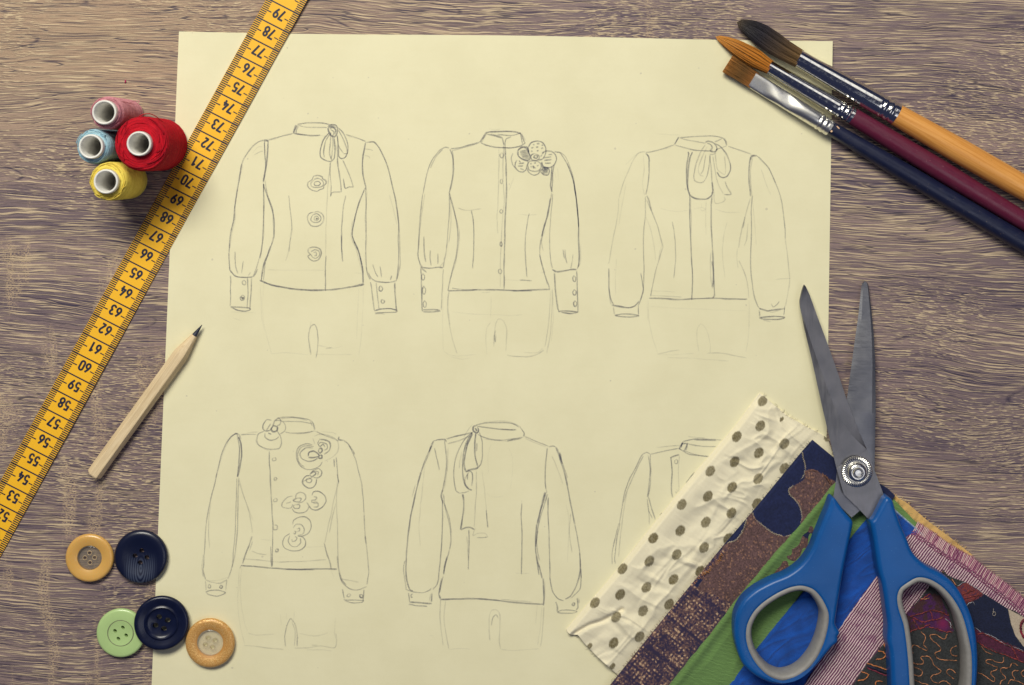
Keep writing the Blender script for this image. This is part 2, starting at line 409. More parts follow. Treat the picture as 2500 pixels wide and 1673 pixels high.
def graphite_material():
    t = NT('graphite_strokes'); co = t.coord()
    d = t.attr('dark', 'Fac')
    g = t.noise(co, 5200, 2, .6); g2 = t.noise(co, 900, 2, .5)
    fac = t.math('MULTIPLY', t.math('MULTIPLY', d, .90), t.rng(t.math('ADD', t.math('MULTIPLY', g, .75), t.math('MULTIPLY', g2, .25)), .36, .60, .35, 1.0), clamp=True)
    t.set(Base_Color=(.10, .11, .185, 1), Roughness=.6)
    tr = t.n('ShaderNodeBsdfTransparent'); mx = t.n('ShaderNodeMixShader')
    t.l(fac, mx.inputs[0]); t.l(tr.outputs[0], mx.inputs[1]); t.l(t.b.outputs[0], mx.inputs[2]); t.l(mx.outputs[0], t.out.inputs[0])
    return t.m
GRAPH = graphite_material()
DRAW = {}
DRAW['D1'] = ((500, 250, 2.412), """
.75 2 545,130 600,122 690,122 735,132
.45 2 548,134 600,146 690,150 720,150
.8 3 545,135 530,165 522,185
.6 2 552,138 540,160 535,185
.7 2 537,133 522,180
.75 2 525,183 570,192 620,197 680,194
.3 2 540,180 600,192 700,198
.5 2 520,183 440,205 352,230
.25 2 515,188 400,212 350,222
.45 2 830,190 890,208 950,232
.25 2 835,196 900,216 945,228
.8 3 350,222 366,225 372,232 370,300 362,380 345,470
.75 2 352,228 354,300 358,380 345,465
.45 2 352,225 320,232 280,262 240,315 218,365 205,440
.3 2 345,218 300,240 262,282 235,330
.7 2 218,362 205,440 190,520 178,600 172,680 155,760 146,840 142,900 148,985 158,1005
.35 2 225,370 200,480 180,600 178,690 160,770 148,860
.4 2 345,470 348,600 345,720 338,840 322,920 305,975 285,1025
.5 2 348,480 347,620 346,780 334,860 325,920
.65 2 345,480 370,560 395,630 408,700 408,780 398,820 385,855
.4 2 355,460 368,540 400,630 404,700 408,800
.75 3 388,850 370,900 350,950 340,1000 332,1055
.45 2 380,865 355,960 345,1050
.75 3 322,1048 400,1078 500,1097 620,1108 760,1102 860,1088 932,1070
.45 2 345,1062 420,1080 520,1098 660,1106
.6 3 870,1085 930,1075 936,1068
.8 3 948,238 935,300 928,380 932,430 948,495
.55 2 948,490 949,520
.45 2 946,500 918,570 890,650 872,740 870,790 885,830
.6 2 940,515 905,600 880,700 868,780 880,820 905,880 925,960 933,1005
.8 3 880,820 910,890 928,980 933,1070
.3 2 870,700 862,790 890,860 928,1000
.45 2 948,238 985,232 1000,234 1030,270
.55 2 968,235 1000,236 1035,280 1070,360 1090,430 1110,520 1130,620 1143,710 1140,800 1142,900 1138,990 1128,1050
.4 2 1030,275 1075,370 1100,470 1125,580 1138,680 1146,780 1150,960 1132,1045
.25 2 1085,540 1110,630 1130,720
.5 2 948,510 950,620 950,760 948,860 950,960 958,1010 975,1045
.3 2 955,520 945,700 952,800 946,900
.65 2 150,990 175,1022 220,1030 285,1025 310,980
.35 2 160,1005 200,1030 280,1030
.5 2 178,880 182,960 195,1008
.5 2 228,935 222,975 216,1008
.4 2 255,1020 270,1000
.5 2 152,1020 152,1100 150,1200
.5 2 250,1035 255,1120 248,1215
.5 2 275,1035 272,1120 266,1220
.7 2 152,1205 190,1225 235,1230 268,1220 260,1210 205,1206 152,1205
.6 2 230,1046 241,1058 236,1074 224,1072 220,1058 230,1046
.5 2 222,1134 235,1146 230,1164 215,1166 208,1150 222,1134
.8 4 212,1148 228,1152 218,1160
.65 2 960,1000 980,1035 1010,1055 1060,1062 1105,1058 1130,1050
.4 2 990,955 1005,1000 1020,1030
.4 2 1032,965 1040,1030
.5 2 1100,1020 1092,1048
.55 2 975,1058 985,1130 998,1230
.4 2 1010,1062 1018,1140 1026,1220
.7 3 1118,1062 1122,1140 1130,1232
.75 2 1000,1228 1040,1216 1090,1214 1130,1225 1128,1235 1060,1238 1002,1240
.3 2 1000,1248 1040,1246 1062,1252
.6 2 1036,1080 1046,1096 1040,1112 1028,1110 1027,1092 1036,1080
.65 2 1048,1162 1059,1172 1052,1184 1040,1180 1040,1166 1048,1162
.85 3 725,150 740,136 770,134 782,150 778,180 765,200 745,196 730,170 725,150
.85 3 735,155 755,150 770,165 765,190
.7 2 728,148 750,142 774,148
.6 2 740,160 760,175 755,200
.7 2 738,175 700,220 680,280 682,320 715,342 745,346 762,325 768,270 762,200
.55 2 745,178 712,230 700,290 705,325
.55 2 742,180 738,240 735,300 748,342
.45 2 750,190 755,240 748,310 740,335
.75 2 783,148 815,180 840,240 842,290 828,325 805,332 788,315 786,260 780,195
.55 2 785,160 812,210 835,270 838,300 818,305
.5 2 782,195 785,250 815,300
.45 2 740,350 738,430 745,500 742,555
.6 2 742,555 752,532 805,528
.5 2 778,330 788,400 800,470 805,528
.5 2 780,250 785,380
.5 2 812,340 845,410 876,498
.6 2 876,498 850,498 825,505 815,450
.3 2 740,352 728,440 722,560 714,720 712,900
.6 2 714,900 711,1000 710,1112
.3 2 700,200 722,200
.6 2 640,434 665,430 690,438 695,452 712,462 714,478 700,492 698,508 675,516 660,525 635,518 615,505 606,488 610,468 630,455 640,434
.55 2 642,455 665,448 690,460 700,478 690,495 660,500 630,495 625,475 642,455
.6 2 645,472 668,466 682,478 670,490 648,488 645,472
.5 2 640,648 665,642 690,655 700,675 698,700 680,722 655,730 625,725 608,700 606,675 618,655 640,648
.55 2 635,662 660,655 682,672 684,692 668,706 640,706 624,690 635,662
.55 2 645,674 662,670 672,684 662,696 646,692 645,674
.7 3 652,682 662,684 656,690
.55 2 612,858 635,852 660,856 680,868 686,888 680,910 665,930 640,936 618,925 608,905 622,895 608,878 612,858
.6 2 625,880 650,868 672,878 675,900 655,918 636,912 625,895
.6 2 640,888 655,884 658,902 645,906
.45 2 495,548 502,620 512,740 505,800 498,850 495,880
.35 2 494,878 484,910 476,936
.5 2 830,548 815,620 808,720 806,820 806,880
.65 2 804,780 806,870 812,938
.18 2 365,985 500,990 640,988 720,992
.2 2 880,1005 930,1008
.15 2 350,1062 340,1200 350,1320 372,1400 392,1480
.15 2 328,1080 335,1250 350,1350
.15 2 905,1095 900,1250 895,1400
.15 2 935,1090 930,1250 920,1380 908,1490
.2 2 390,1480 470,1474 560,1482 610,1486
.2 2 650,1484 760,1485 870,1486
.4 2 625,1488 615,1420 612,1370 625,1320 645,1308 660,1330 668,1390 664,1450 655,1508
.25 2 625,1285 620,1340
.22 2 668,1430 710,1440 760,1450 815,1436
.3 2 710,1452 750,1444
.2 2 165,1270 215,1286
.15 2 150,1235 300,1240
.25 2 280,300 310,265 340,262
.3 2 290,310 330,290 345,290
.35 2 945,275 975,278 990,285
.35 2 940,312 965,320 972,332
""")
DRAW['D2'] = ((980, 290, 2.5696), """
.8 3 528,90 560,82 640,80 720,84 752,94
.5 2 530,95 600,112 625,122
.75 3 560,98 610,112 632,125 642,165
.6 2 690,112 660,125 652,150 652,182
.5 2 600,100 690,105 748,90
.7 3 528,90 510,125 494,150
.5 2 535,92 515,125 500,150
.7 2 752,94 764,125 775,155
.5 2 745,90 760,160
.35 2 755,95 780,140
.55 2 498,152 530,165 580,178 640,182 700,180 750,168 778,150
.4 2 520,165 600,180 680,184 760,172
.6 3 650,182 655,260 660,400 655,560 648,740 645,900 644,1070
.3 2 610,185 612,300 608,480 600,620 605,720
.35 2 640,150 640,185 636,400
.3 2 640,400 645,520 628,720 622,900 620,1060
.55 2 494,145 440,160 370,182 310,190
.4 2 490,150 420,175 320,200
.3 2 470,155 400,170
.55 2 300,185 275,180 240,200 205,240 175,300 155,370 135,470
.4 2 320,195 325,250 330,310 318,400 302,460
.65 2 305,190 322,240 325,320 315,400 300,458
.4 2 260,192 215,240 180,310
.55 2 133,470 120,600 112,700 106,800 104,860 118,915 130,932
.35 2 145,470 130,580 118,680 106,820
.3 2 305,470 312,600 306,700 296,780
.45 2 300,460 302,560 296,660 288,760 282,830 268,890 262,935
.6 2 300,460 325,560 345,640 355,720 352,800 340,880 318,960 300,1040
.35 2 305,490 340,610 360,700 358,790 340,900 305,1010
.6 2 300,1040 293,1080
.65 3 293,1080 400,1077 500,1074 640,1076 760,1078 930,1070
.45 2 318,1062 380,1072 480,1075
.6 3 690,1080 820,1080
.25 2 500,1090 560,1088
.6 2 120,932 180,938 230,932 262,935
.7 2 122,935 125,1020 128,1120 132,1210
.5 2 120,930 140,950 158,965
.4 2 262,940 258,1040 250,1200
.6 3 132,1202 190,1198 240,1200
.55 3 134,1212 190,1214 245,1206
.6 2 135,970 146,985 142,1008 130,1010 126,990 135,970
.7 2 140,1050 152,1070 148,1098 136,1098 132,1074 140,1050
.65 2 146,1140 156,1156 152,1180 140,1180 136,1158 146,1140
.55 2 140,740 142,820 152,900
.5 2 182,826 180,880 188,922
.5 2 228,845 228,912
.35 2 265,900 240,930
.65 2 942,460 950,400 950,340 958,290
.8 3 944,300 940,380 936,420 945,460
.4 2 975,212 1000,212 1030,240 1055,300 1080,380
.45 2 960,208 1000,220 1045,290 1075,380 1095,480 1105,570 1112,680
.4 2 1080,380 1095,500 1108,620 1115,760 1118,900
.5 2 1040,280 1080,390 1100,520 1112,650 1110,760 1115,860 1110,930
.3 2 1125,790 1122,900 1100,950
.4 2 950,470 940,580 932,700 930,820 938,900 948,940
.45 2 942,465 920,600 885,720 870,800 872,880 895,960 925,1050 930,1075
.7 3 935,500 918,600 900,660 880,740
.3 2 890,830 880,770 900,700
.4 2 868,850 885,930 915,1040
.75 3 946,945 975,960 1020,955 1070,945 1100,945
.5 2 1115,905 1105,940
.65 2 958,962 965,1060 978,1180 988,1210
.35 2 965,965 972,1100 985,1190
.6 2 1100,955 1104,1060 1108,1215
.65 3 985,1212 1010,1205 1060,1208 1105,1215 1060,1224 1000,1214
.5 2 1082,985 1094,1000 1090,1022 1078,1018 1074,998 1082,985
.55 2 1085,1072 1096,1088 1092,1106 1080,1106 1075,1088 1085,1072
.6 2 1090,1142 1100,1158 1094,1176 1084,1176 1080,1158 1090,1142
.45 2 1025,820 1030,870 1040,910
.4 2 1015,820 1022,880
.4 2 1075,850 1070,900 1062,942
.2 2 960,330 970,380
.2 2 980,310 985,390
.35 2 355,560 390,572 430,574 500,565
.6 2 440,575 452,640 455,760 452,860 447,940
.2 2 728,600 790,605 850,600
.5 2 802,592 788,660 778,740 776,820 782,920 788,995
.5 2 742,1014 780,1014 820,1016
.2 2 640,1010 740,1014
.2 2 870,968 905,960
.55 2 630,213 640,225 636,242 624,244 618,228 630,213
.55 2 630,378 636,392 630,408 622,400 622,386 630,378
.55 2 628,568 638,580 630,594 620,590 620,576 628,568
.6 2 625,770 632,786 626,800 618,792 620,776 625,770
.6 2 620,942 630,956 624,972 612,968 610,950 620,942
.35 2 298,1080 290,1180 300,1280 320,1380 350,1475
.15 2 262,1110 258,1300 265,1460
.25 2 293,1090 296,1200 305,1290
.3 2 935,1080 930,1200 920,1320 900,1430
.3 2 945,1070 945,1220 930,1380 912,1475
.2 2 952,1100 955,1250 938,1400
.2 2 265,1460 300,1480 360,1490 470,1480
.15 2 300,1490 380,1508 430,1500
.35 2 660,1484 710,1492 790,1494 850,1480 895,1450
.25 2 770,1466 850,1468 890,1440
.25 2 535,1480 530,1380 538,1310 560,1280
.3 2 580,1430 582,1370 592,1290 612,1258 640,1270 660,1320 658,1400 655,1460
.4 2 590,1330 582,1370 590,1400 594,1350
.15 2 562,1120 560,1250
.15 2 320,1215 450,1225 560,1230 700,1235 760,1230
.25 2 548,62 590,70 620,66
.85 4 730,195 760,178 790,182 800,210
.8 3 730,200 735,230 755,250 785,262 808,250 800,215 780,185 750,180 730,200
.55 9 742,210 790,200
.55 9 745,225 798,215
.55 9 755,240 800,232
.45 7 765,252 805,245
.75 2 795,185 815,150 850,140 885,150 905,180 905,215 885,250 850,262
.65 2 795,185 800,215 812,235
.75 2 838,220 862,230 865,250 845,262 820,258 812,240 820,225 838,220
.75 2 842,232 855,238 848,250 832,246 834,236 842,232
.6 3 825,165 835,160
.6 3 850,158 868,154
.6 3 880,165 890,170
.6 3 815,185 828,180
.6 3 845,180 860,176
.6 3 875,188 890,184
.6 3 810,205 822,202
.6 3 850,205 862,200
.6 3 880,212 892,206
.6 3 870,235 882,228
.65 2 880,225 905,202 940,205 965,225 972,255 958,288 930,305 895,300 878,275
.6 3 890,245 940,238
.6 3 895,262 945,258
.6 3 900,280 940,278
.5 3 920,225 945,222
.6 2 785,262 795,275 785,300 780,320 760,335 735,330 715,305 716,280 725,260
.5 2 700,215 690,250 700,290 715,310
.65 3 735,282 770,278
.65 3 730,298 765,296
.55 3 745,312 768,320
.5 3 738,262 750,278
.7 2 790,290 805,268 845,265 870,280 876,305 858,328 825,330 800,320 790,290
.6 2 788,310 800,340 830,356 860,345 872,320
.55 3 808,285 820,280
.55 3 830,280 845,276
.55 3 810,305 820,298
.55 3 828,300 842,312
.55 3 850,298 862,292
.6 4 825,295 830,315
.8 3 880,270 885,300 905,312
.8 3 872,330 895,350 920,350 928,325 915,308 890,310 872,330
.65 9 880,325 920,320
.65 9 885,338 920,334
.65 7 895,315 922,312
.2 2 675,450 705,370
""")
DRAW['D3'] = ((1450, 300, 2.6137), """
.55 2 545,95 620,90 720,84 790,90 825,98
.4 2 548,98 620,115 715,130
.45 2 825,98 790,115 770,122
.65 3 545,90 530,115 515,140
.35 2 540,92 522,130
.65 3 825,98 840,120 848,145
.35 2 830,96 850,130
.55 2 518,142 560,155 640,175 720,180 760,180
.45 2 848,148 820,158 780,172
.2 2 395,72 480,76 545,78
.45 2 515,142 440,165 355,185 330,188
.25 2 500,155 400,178 340,190
.4 2 855,148 920,172 1000,200
.2 2 880,155 960,190 1020,205
.35 2 330,185 290,190 265,215 235,270 205,340 180,410 160,480
.2 2 200,270 260,210 300,185
.3 2 160,480 155,560 140,650 120,760 100,870 94,900
.2 2 205,390 190,480 170,580 160,650
.6 2 97,930 95,1030 105,1110 125,1165
.35 2 92,1040 100,1120 112,1160
.85 3 330,192 348,215 354,250
.55 2 352,240 352,320 345,400 332,460
.25 2 315,200 320,300 310,400 325,465
.4 2 330,470 328,580 318,700 318,850 320,960 312,1080 300,1130 285,1160
.55 3 335,465 352,500 368,560
.4 2 335,490 370,570 410,670 440,795
.25 2 330,600 365,690 385,790 395,880
.4 2 440,795 420,860 395,940 375,1040 362,1110
.25 2 435,780 410,870
.5 2 300,960 312,1030 315,1075 295,1140
.6 3 110,1165 160,1172 220,1182 260,1170 290,1140
.35 2 125,1170 200,1182 270,1172
.2 2 145,870 138,980 140,1100
.5 2 125,1175 132,1225
.5 2 285,1160 284,1225
.6 3 132,1228 180,1220 240,1222 285,1230 240,1238 170,1238 135,1230
.6 3 600,185 605,200 592,280 592,380 605,440
.75 3 630,185 612,230 600,320 598,400 610,455 640,480 680,488 720,486 750,465 758,440
.6 2 610,440 612,560 615,700 622,850 628,1000 626,1130
.35 2 615,470 620,600 620,760
.6 3 755,470 748,560 750,700 760,850 765,1000 770,1100 758,1120
.7 3 755,380 760,430 752,450
.45 4 755,880 762,960 758,1050
.3 2 745,820 745,960 755,1060
.2 2 715,500 714,640 715,720
.25 2 640,548 690,540 710,550 690,560 676,548
.2 2 685,515 688,545
.65 3 350,1118 450,1122 540,1128 640,1124 760,1118 860,1124 980,1126
.3 2 360,1100 480,1108 560,1112
.25 2 365,1070 440,1075 520,1080
.7 2 1030,205 1005,215 1000,240
.6 3 1000,215 990,300 992,400 1000,470
.35 2 1015,210 998,300 1000,400 1010,460
.65 3 1000,212 1040,210
.45 2 1035,208 1070,235 1110,280 1145,350 1170,410 1195,490 1210,580 1218,680 1220,740
.25 2 1065,295 1100,390 1130,460
.3 2 1050,220 1120,300 1160,390
.3 2 1220,740 1235,850 1245,960 1248,1010 1240,1080 1230,1130 1215,1180
.45 2 1012,460 1005,560 1005,700 1000,850 1002,960 1015,1060 1030,1130 1050,1175 1065,1190
.25 2 1010,480 1025,620 1035,780
.35 2 1000,480 970,580 945,680 928,760 925,800
.45 3 965,600 950,670
.3 2 985,640 975,740 960,785
.25 2 915,800 912,860 920,930
.35 2 925,880 950,930 972,990 985,1060 990,1120
.65 3 1055,1188 1090,1195 1110,1200 1140,1195 1220,1185
.4 2 1130,1155 1145,1175 1170,1160 1185,1138
.3 2 1095,1195 1140,1210 1200,1190
.5 2 1055,1195 1058,1240
.5 2 1215,1175 1212,1230
.65 3 1055,1245 1100,1238 1160,1236 1218,1242 1180,1254 1090,1254 1058,1246
.35 2 1080,1260 1130,1270
.25 2 1160,998 1200,996 1258,994
.55 3 710,125 730,118 760,126 780,148 785,170 770,188
.6 3 720,128 745,140 755,160 745,182 775,186 785,165
.55 2 742,200 760,200 780,190
.4 2 712,140 680,190 650,270 638,330 645,370 680,382 705,370 725,330 738,260 742,200
.35 2 725,150 695,210 672,270 665,310 680,335 700,340
.4 2 715,200 705,260 698,300 682,330
.7 2 770,132 810,155 845,200 868,260 870,300 850,340 825,350 800,340 785,315
.35 2 775,195 778,250 790,300 835,328 838,280 832,210
.4 2 740,210 748,290 752,360 755,400
.35 2 758,215 775,320 795,390 825,455
.5 2 835,375 850,410 875,455 830,458
.3 2 765,420 772,510 820,508 838,490 830,470
.2 2 425,545 480,560 540,565 600,558
.2 2 770,550 830,570 930,572
.4 2 500,630 512,690 520,780 520,880 510,990
.25 2 850,635 830,720 820,810 825,900 838,990
.2 2 345,1130 350,1240 370,1350 405,1470
.15 2 340,1140 345,1260
.2 2 990,1130 992,1250 985,1380 970,1465
.15 2 985,1200 990,1300
.3 2 405,1475 470,1462 550,1450
.15 2 410,1478 520,1480 640,1470
.3 2 720,1470 800,1470 880,1482 975,1500
.2 2 470,1498 600,1502 720,1510 860,1522
.25 2 670,1460 660,1390 658,1320 680,1284 705,1300 730,1350 742,1420 740,1468
.12 2 350,1170 500,1180 700,1190 980,1200
""")
DRAW['D4'] = ((470, 980, 2.489), """
.5 2 515,105 560,96 620,97 690,106 720,118
.4 2 545,125 600,122 660,125 725,138
.3 2 530,108 620,100 700,115
.6 3 722,118 735,140 742,175
.4 2 715,120 730,150
.45 2 560,185 620,195 680,193 745,180
.3 2 600,192 700,192 730,180
.5 2 390,200 340,200 290,203
.3 2 330,190 400,188
.4 2 745,180 800,205 860,228 890,240
.25 2 780,185 850,190 875,200
.6 2 275,192 240,210 205,255 180,310 160,390 142,465
.35 2 265,190 225,228 190,300 165,370
.45 2 148,440 125,540 100,640 85,740 75,860 68,980 65,1030 80,1085
.35 2 110,620 98,740 102,890
.35 2 65,930 58,1010 68,1070
.85 3 280,215 295,260 298,330 288,400 275,462
.65 2 272,200 284,280 282,380 272,460
.5 3 255,195 280,200 295,230
.4 2 270,465 268,560 262,680 260,800 248,930 240,1010
.4 2 280,465 275,600 275,740 262,900 245,990 230,1040 215,1080
.35 2 280,470 310,570 340,660 355,730 362,800
.25 2 285,500 320,600 368,725
.55 3 362,820 345,870 325,920 305,990
.35 2 365,850 345,910
.65 3 295,997 380,1004 480,1012 570,1020 680,1022 780,1020 880,1020
.6 3 560,1018 740,1022
.35 2 300,955 400,965 520,978 620,974 720,970 815,962
.3 2 360,910 400,925 450,932
.3 2 285,1020 298,995
.55 2 465,305 470,420 475,520 482,640 488,760 486,900 482,1005
.5 3 475,880 478,960 482,1008
.45 2 490,345 506,345 505,358 490,362 485,352 490,345
.55 3 497,462 512,466 510,476 496,478 497,462
.4 2 498,592 512,592 514,605 498,610 492,600 498,592
.4 2 496,750 514,755 514,778 496,780 490,765
.5 3 506,898 520,900 518,912 506,912 506,898
.2 2 415,840 480,842
.2 2 690,885 800,882
.65 3 770,230 800,232 830,245 838,270 830,300 800,322
.5 2 765,260 780,250 815,260 820,285 800,300
.6 2 770,235 762,255 775,275 795,262 805,280
.7 3 768,290 782,285 788,300 775,315 765,305 768,290
.7 3 770,330 786,330 786,346 770,346 768,335
.7 3 702,335 708,312 735,304 760,318 768,335 735,342 705,340
.6 2 730,285 690,282 660,305 652,325 665,350 705,364 740,358 765,345
.5 2 728,265 690,258 650,275 632,310 635,350 655,390 690,412 730,412 770,395 790,368
.45 2 738,275 700,270 660,282 640,320 648,370 680,400
.3 2 735,215 770,202 820,205 870,230 888,270 880,310 850,340 800,365
.3 2 730,225 745,260
.6 2 712,445 735,420 765,408 785,425 782,450 760,465 735,462
.65 3 718,440 738,428 750,440 730,455 715,452
.5 2 740,425 765,430 760,450
.65 2 720,450 690,455 670,480 672,505 700,528 730,525 750,500 755,470
.5 2 705,465 725,478 715,495 695,490 692,475 705,465
.4 2 735,460 665,490
.5 2 625,595 630,565 655,552 680,562 688,590 670,612 640,620
.55 2 640,588 660,590 652,608 630,612 612,602 640,588
.5 2 610,575 575,585 548,615 545,640 570,648 600,645 608,625
.5 2 568,622 600,612
.5 2 620,628 650,628 648,648 622,650 615,638 620,628
.5 2 605,650 620,672 650,680 690,670 708,640 695,615
.65 2 725,575 735,552 770,548 800,570 810,605 790,640 755,660 725,655 708,635
.55 2 735,580 755,585 745,600 725,602 730,615 760,610
.5 2 735,620 762,618 760,640 735,642
.55 2 610,750 615,725 645,705 685,702 715,725 722,765 705,800 675,818 640,818
.5 2 612,770 630,748 660,750 678,775 670,805 640,812
.5 2 635,775 650,770 650,785 635,790
.5 2 615,790 628,792 622,806 612,800
.55 2 590,802 560,825 548,860 560,890 600,908 650,905 682,880 686,850 670,825 640,818
.5 2 592,815 582,850 600,878 630,882 655,860 655,830
.5 2 605,835 608,850 625,848 635,830 622,820
.55 2 505,110 525,102 538,120 530,142 512,148
.8 3 480,160 495,150 515,158 512,180 490,186 478,172 480,160
.6 2 480,115 450,112 430,140 428,168 445,182 475,175 490,140
.45 2 500,112 545,120 565,150 560,180 530,202
.5 3 490,148 500,120 515,115
.5 3 475,135 450,180
.45 2 440,182 400,200 390,235 405,268 445,285 490,290 525,285 540,255 535,215 510,175
.5 2 440,195 440,220 470,238 505,232 525,215
.3 2 380,230 395,260 440,290 485,298
.65 2 460,192 480,200
.6 3 890,215 888,232 915,238
.45 2 915,235 950,265 985,340 1005,410 1025,490 1035,580 1042,680
.5 3 950,270 975,300 985,325
.4 2 1042,680 1050,820 1060,900 1068,990 1070,1045 1060,1115
.35 2 930,240 965,280
.55 3 1050,820 1056,870
.65 3 860,350 862,400
.4 2 872,340 880,420 888,500
.4 2 880,440 888,490
.35 2 880,490 875,600 880,740 882,880 885,1020
.35 2 890,480 862,590 840,700 815,800 805,860
.3 2 870,620 850,700 830,800
.55 3 800,860 815,920 835,980 842,1018
.5 3 880,940 888,1020 905,1080 935,1120
.45 2 890,1040 910,1100 960,1140 1010,1146 1060,1125
.3 2 900,1080 960,1090 1010,1098
.4 2 80,1085 120,1100 170,1105 210,1085
.25 2 90,1090 150,1090 215,1070
.4 2 78,1090 82,1150
.4 2 208,1085 200,1150
.5 2 80,1160 110,1150 160,1148 200,1160 195,1168 150,1183 100,1175 80,1160
.5 2 100,1110 110,1120 104,1134 94,1128 100,1110
.65 2 170,1118 182,1126 175,1138 164,1132 170,1118
.55 3 912,1140 922,1200
.55 2 1042,1145 1036,1215
.55 2 918,1205 960,1208 1038,1212 1030,1222 970,1224 925,1212
.4 2 948,1168 960,1176 952,1188 938,1184 948,1168
.75 3 1018,1172 1035,1180 1030,1194 1018,1188 1018,1172
.2 2 285,1020 278,1130 275,1230 285,1330 305,1430 318,1475
.2 2 300,1005 290,1100 295,1210 310,1320 335,1400
.2 2 840,1030 860,1070
.2 2 870,1310 862,1400 870,1440
.3 2 310,1482 400,1490 480,1502 555,1508
.25 2 335,1410 400,1420 500,1415
.4 2 565,1490 562,1430 575,1360 595,1320 618,1345 635,1410 635,1490
.3 2 605,1340 625,1400 618,1490
.25 2 535,1295 540,1360
.2 2 620,1275 615,1330
.2 2 572,1290 570,1330
.35 2 620,1500 700,1498 780,1485 860,1500 875,1470 872,1410
.25 2 650,1412 740,1425 790,1418 825,1406
.35 2 722,1482 760,1482
.2 2 690,1512 760,1510 850,1516
""")
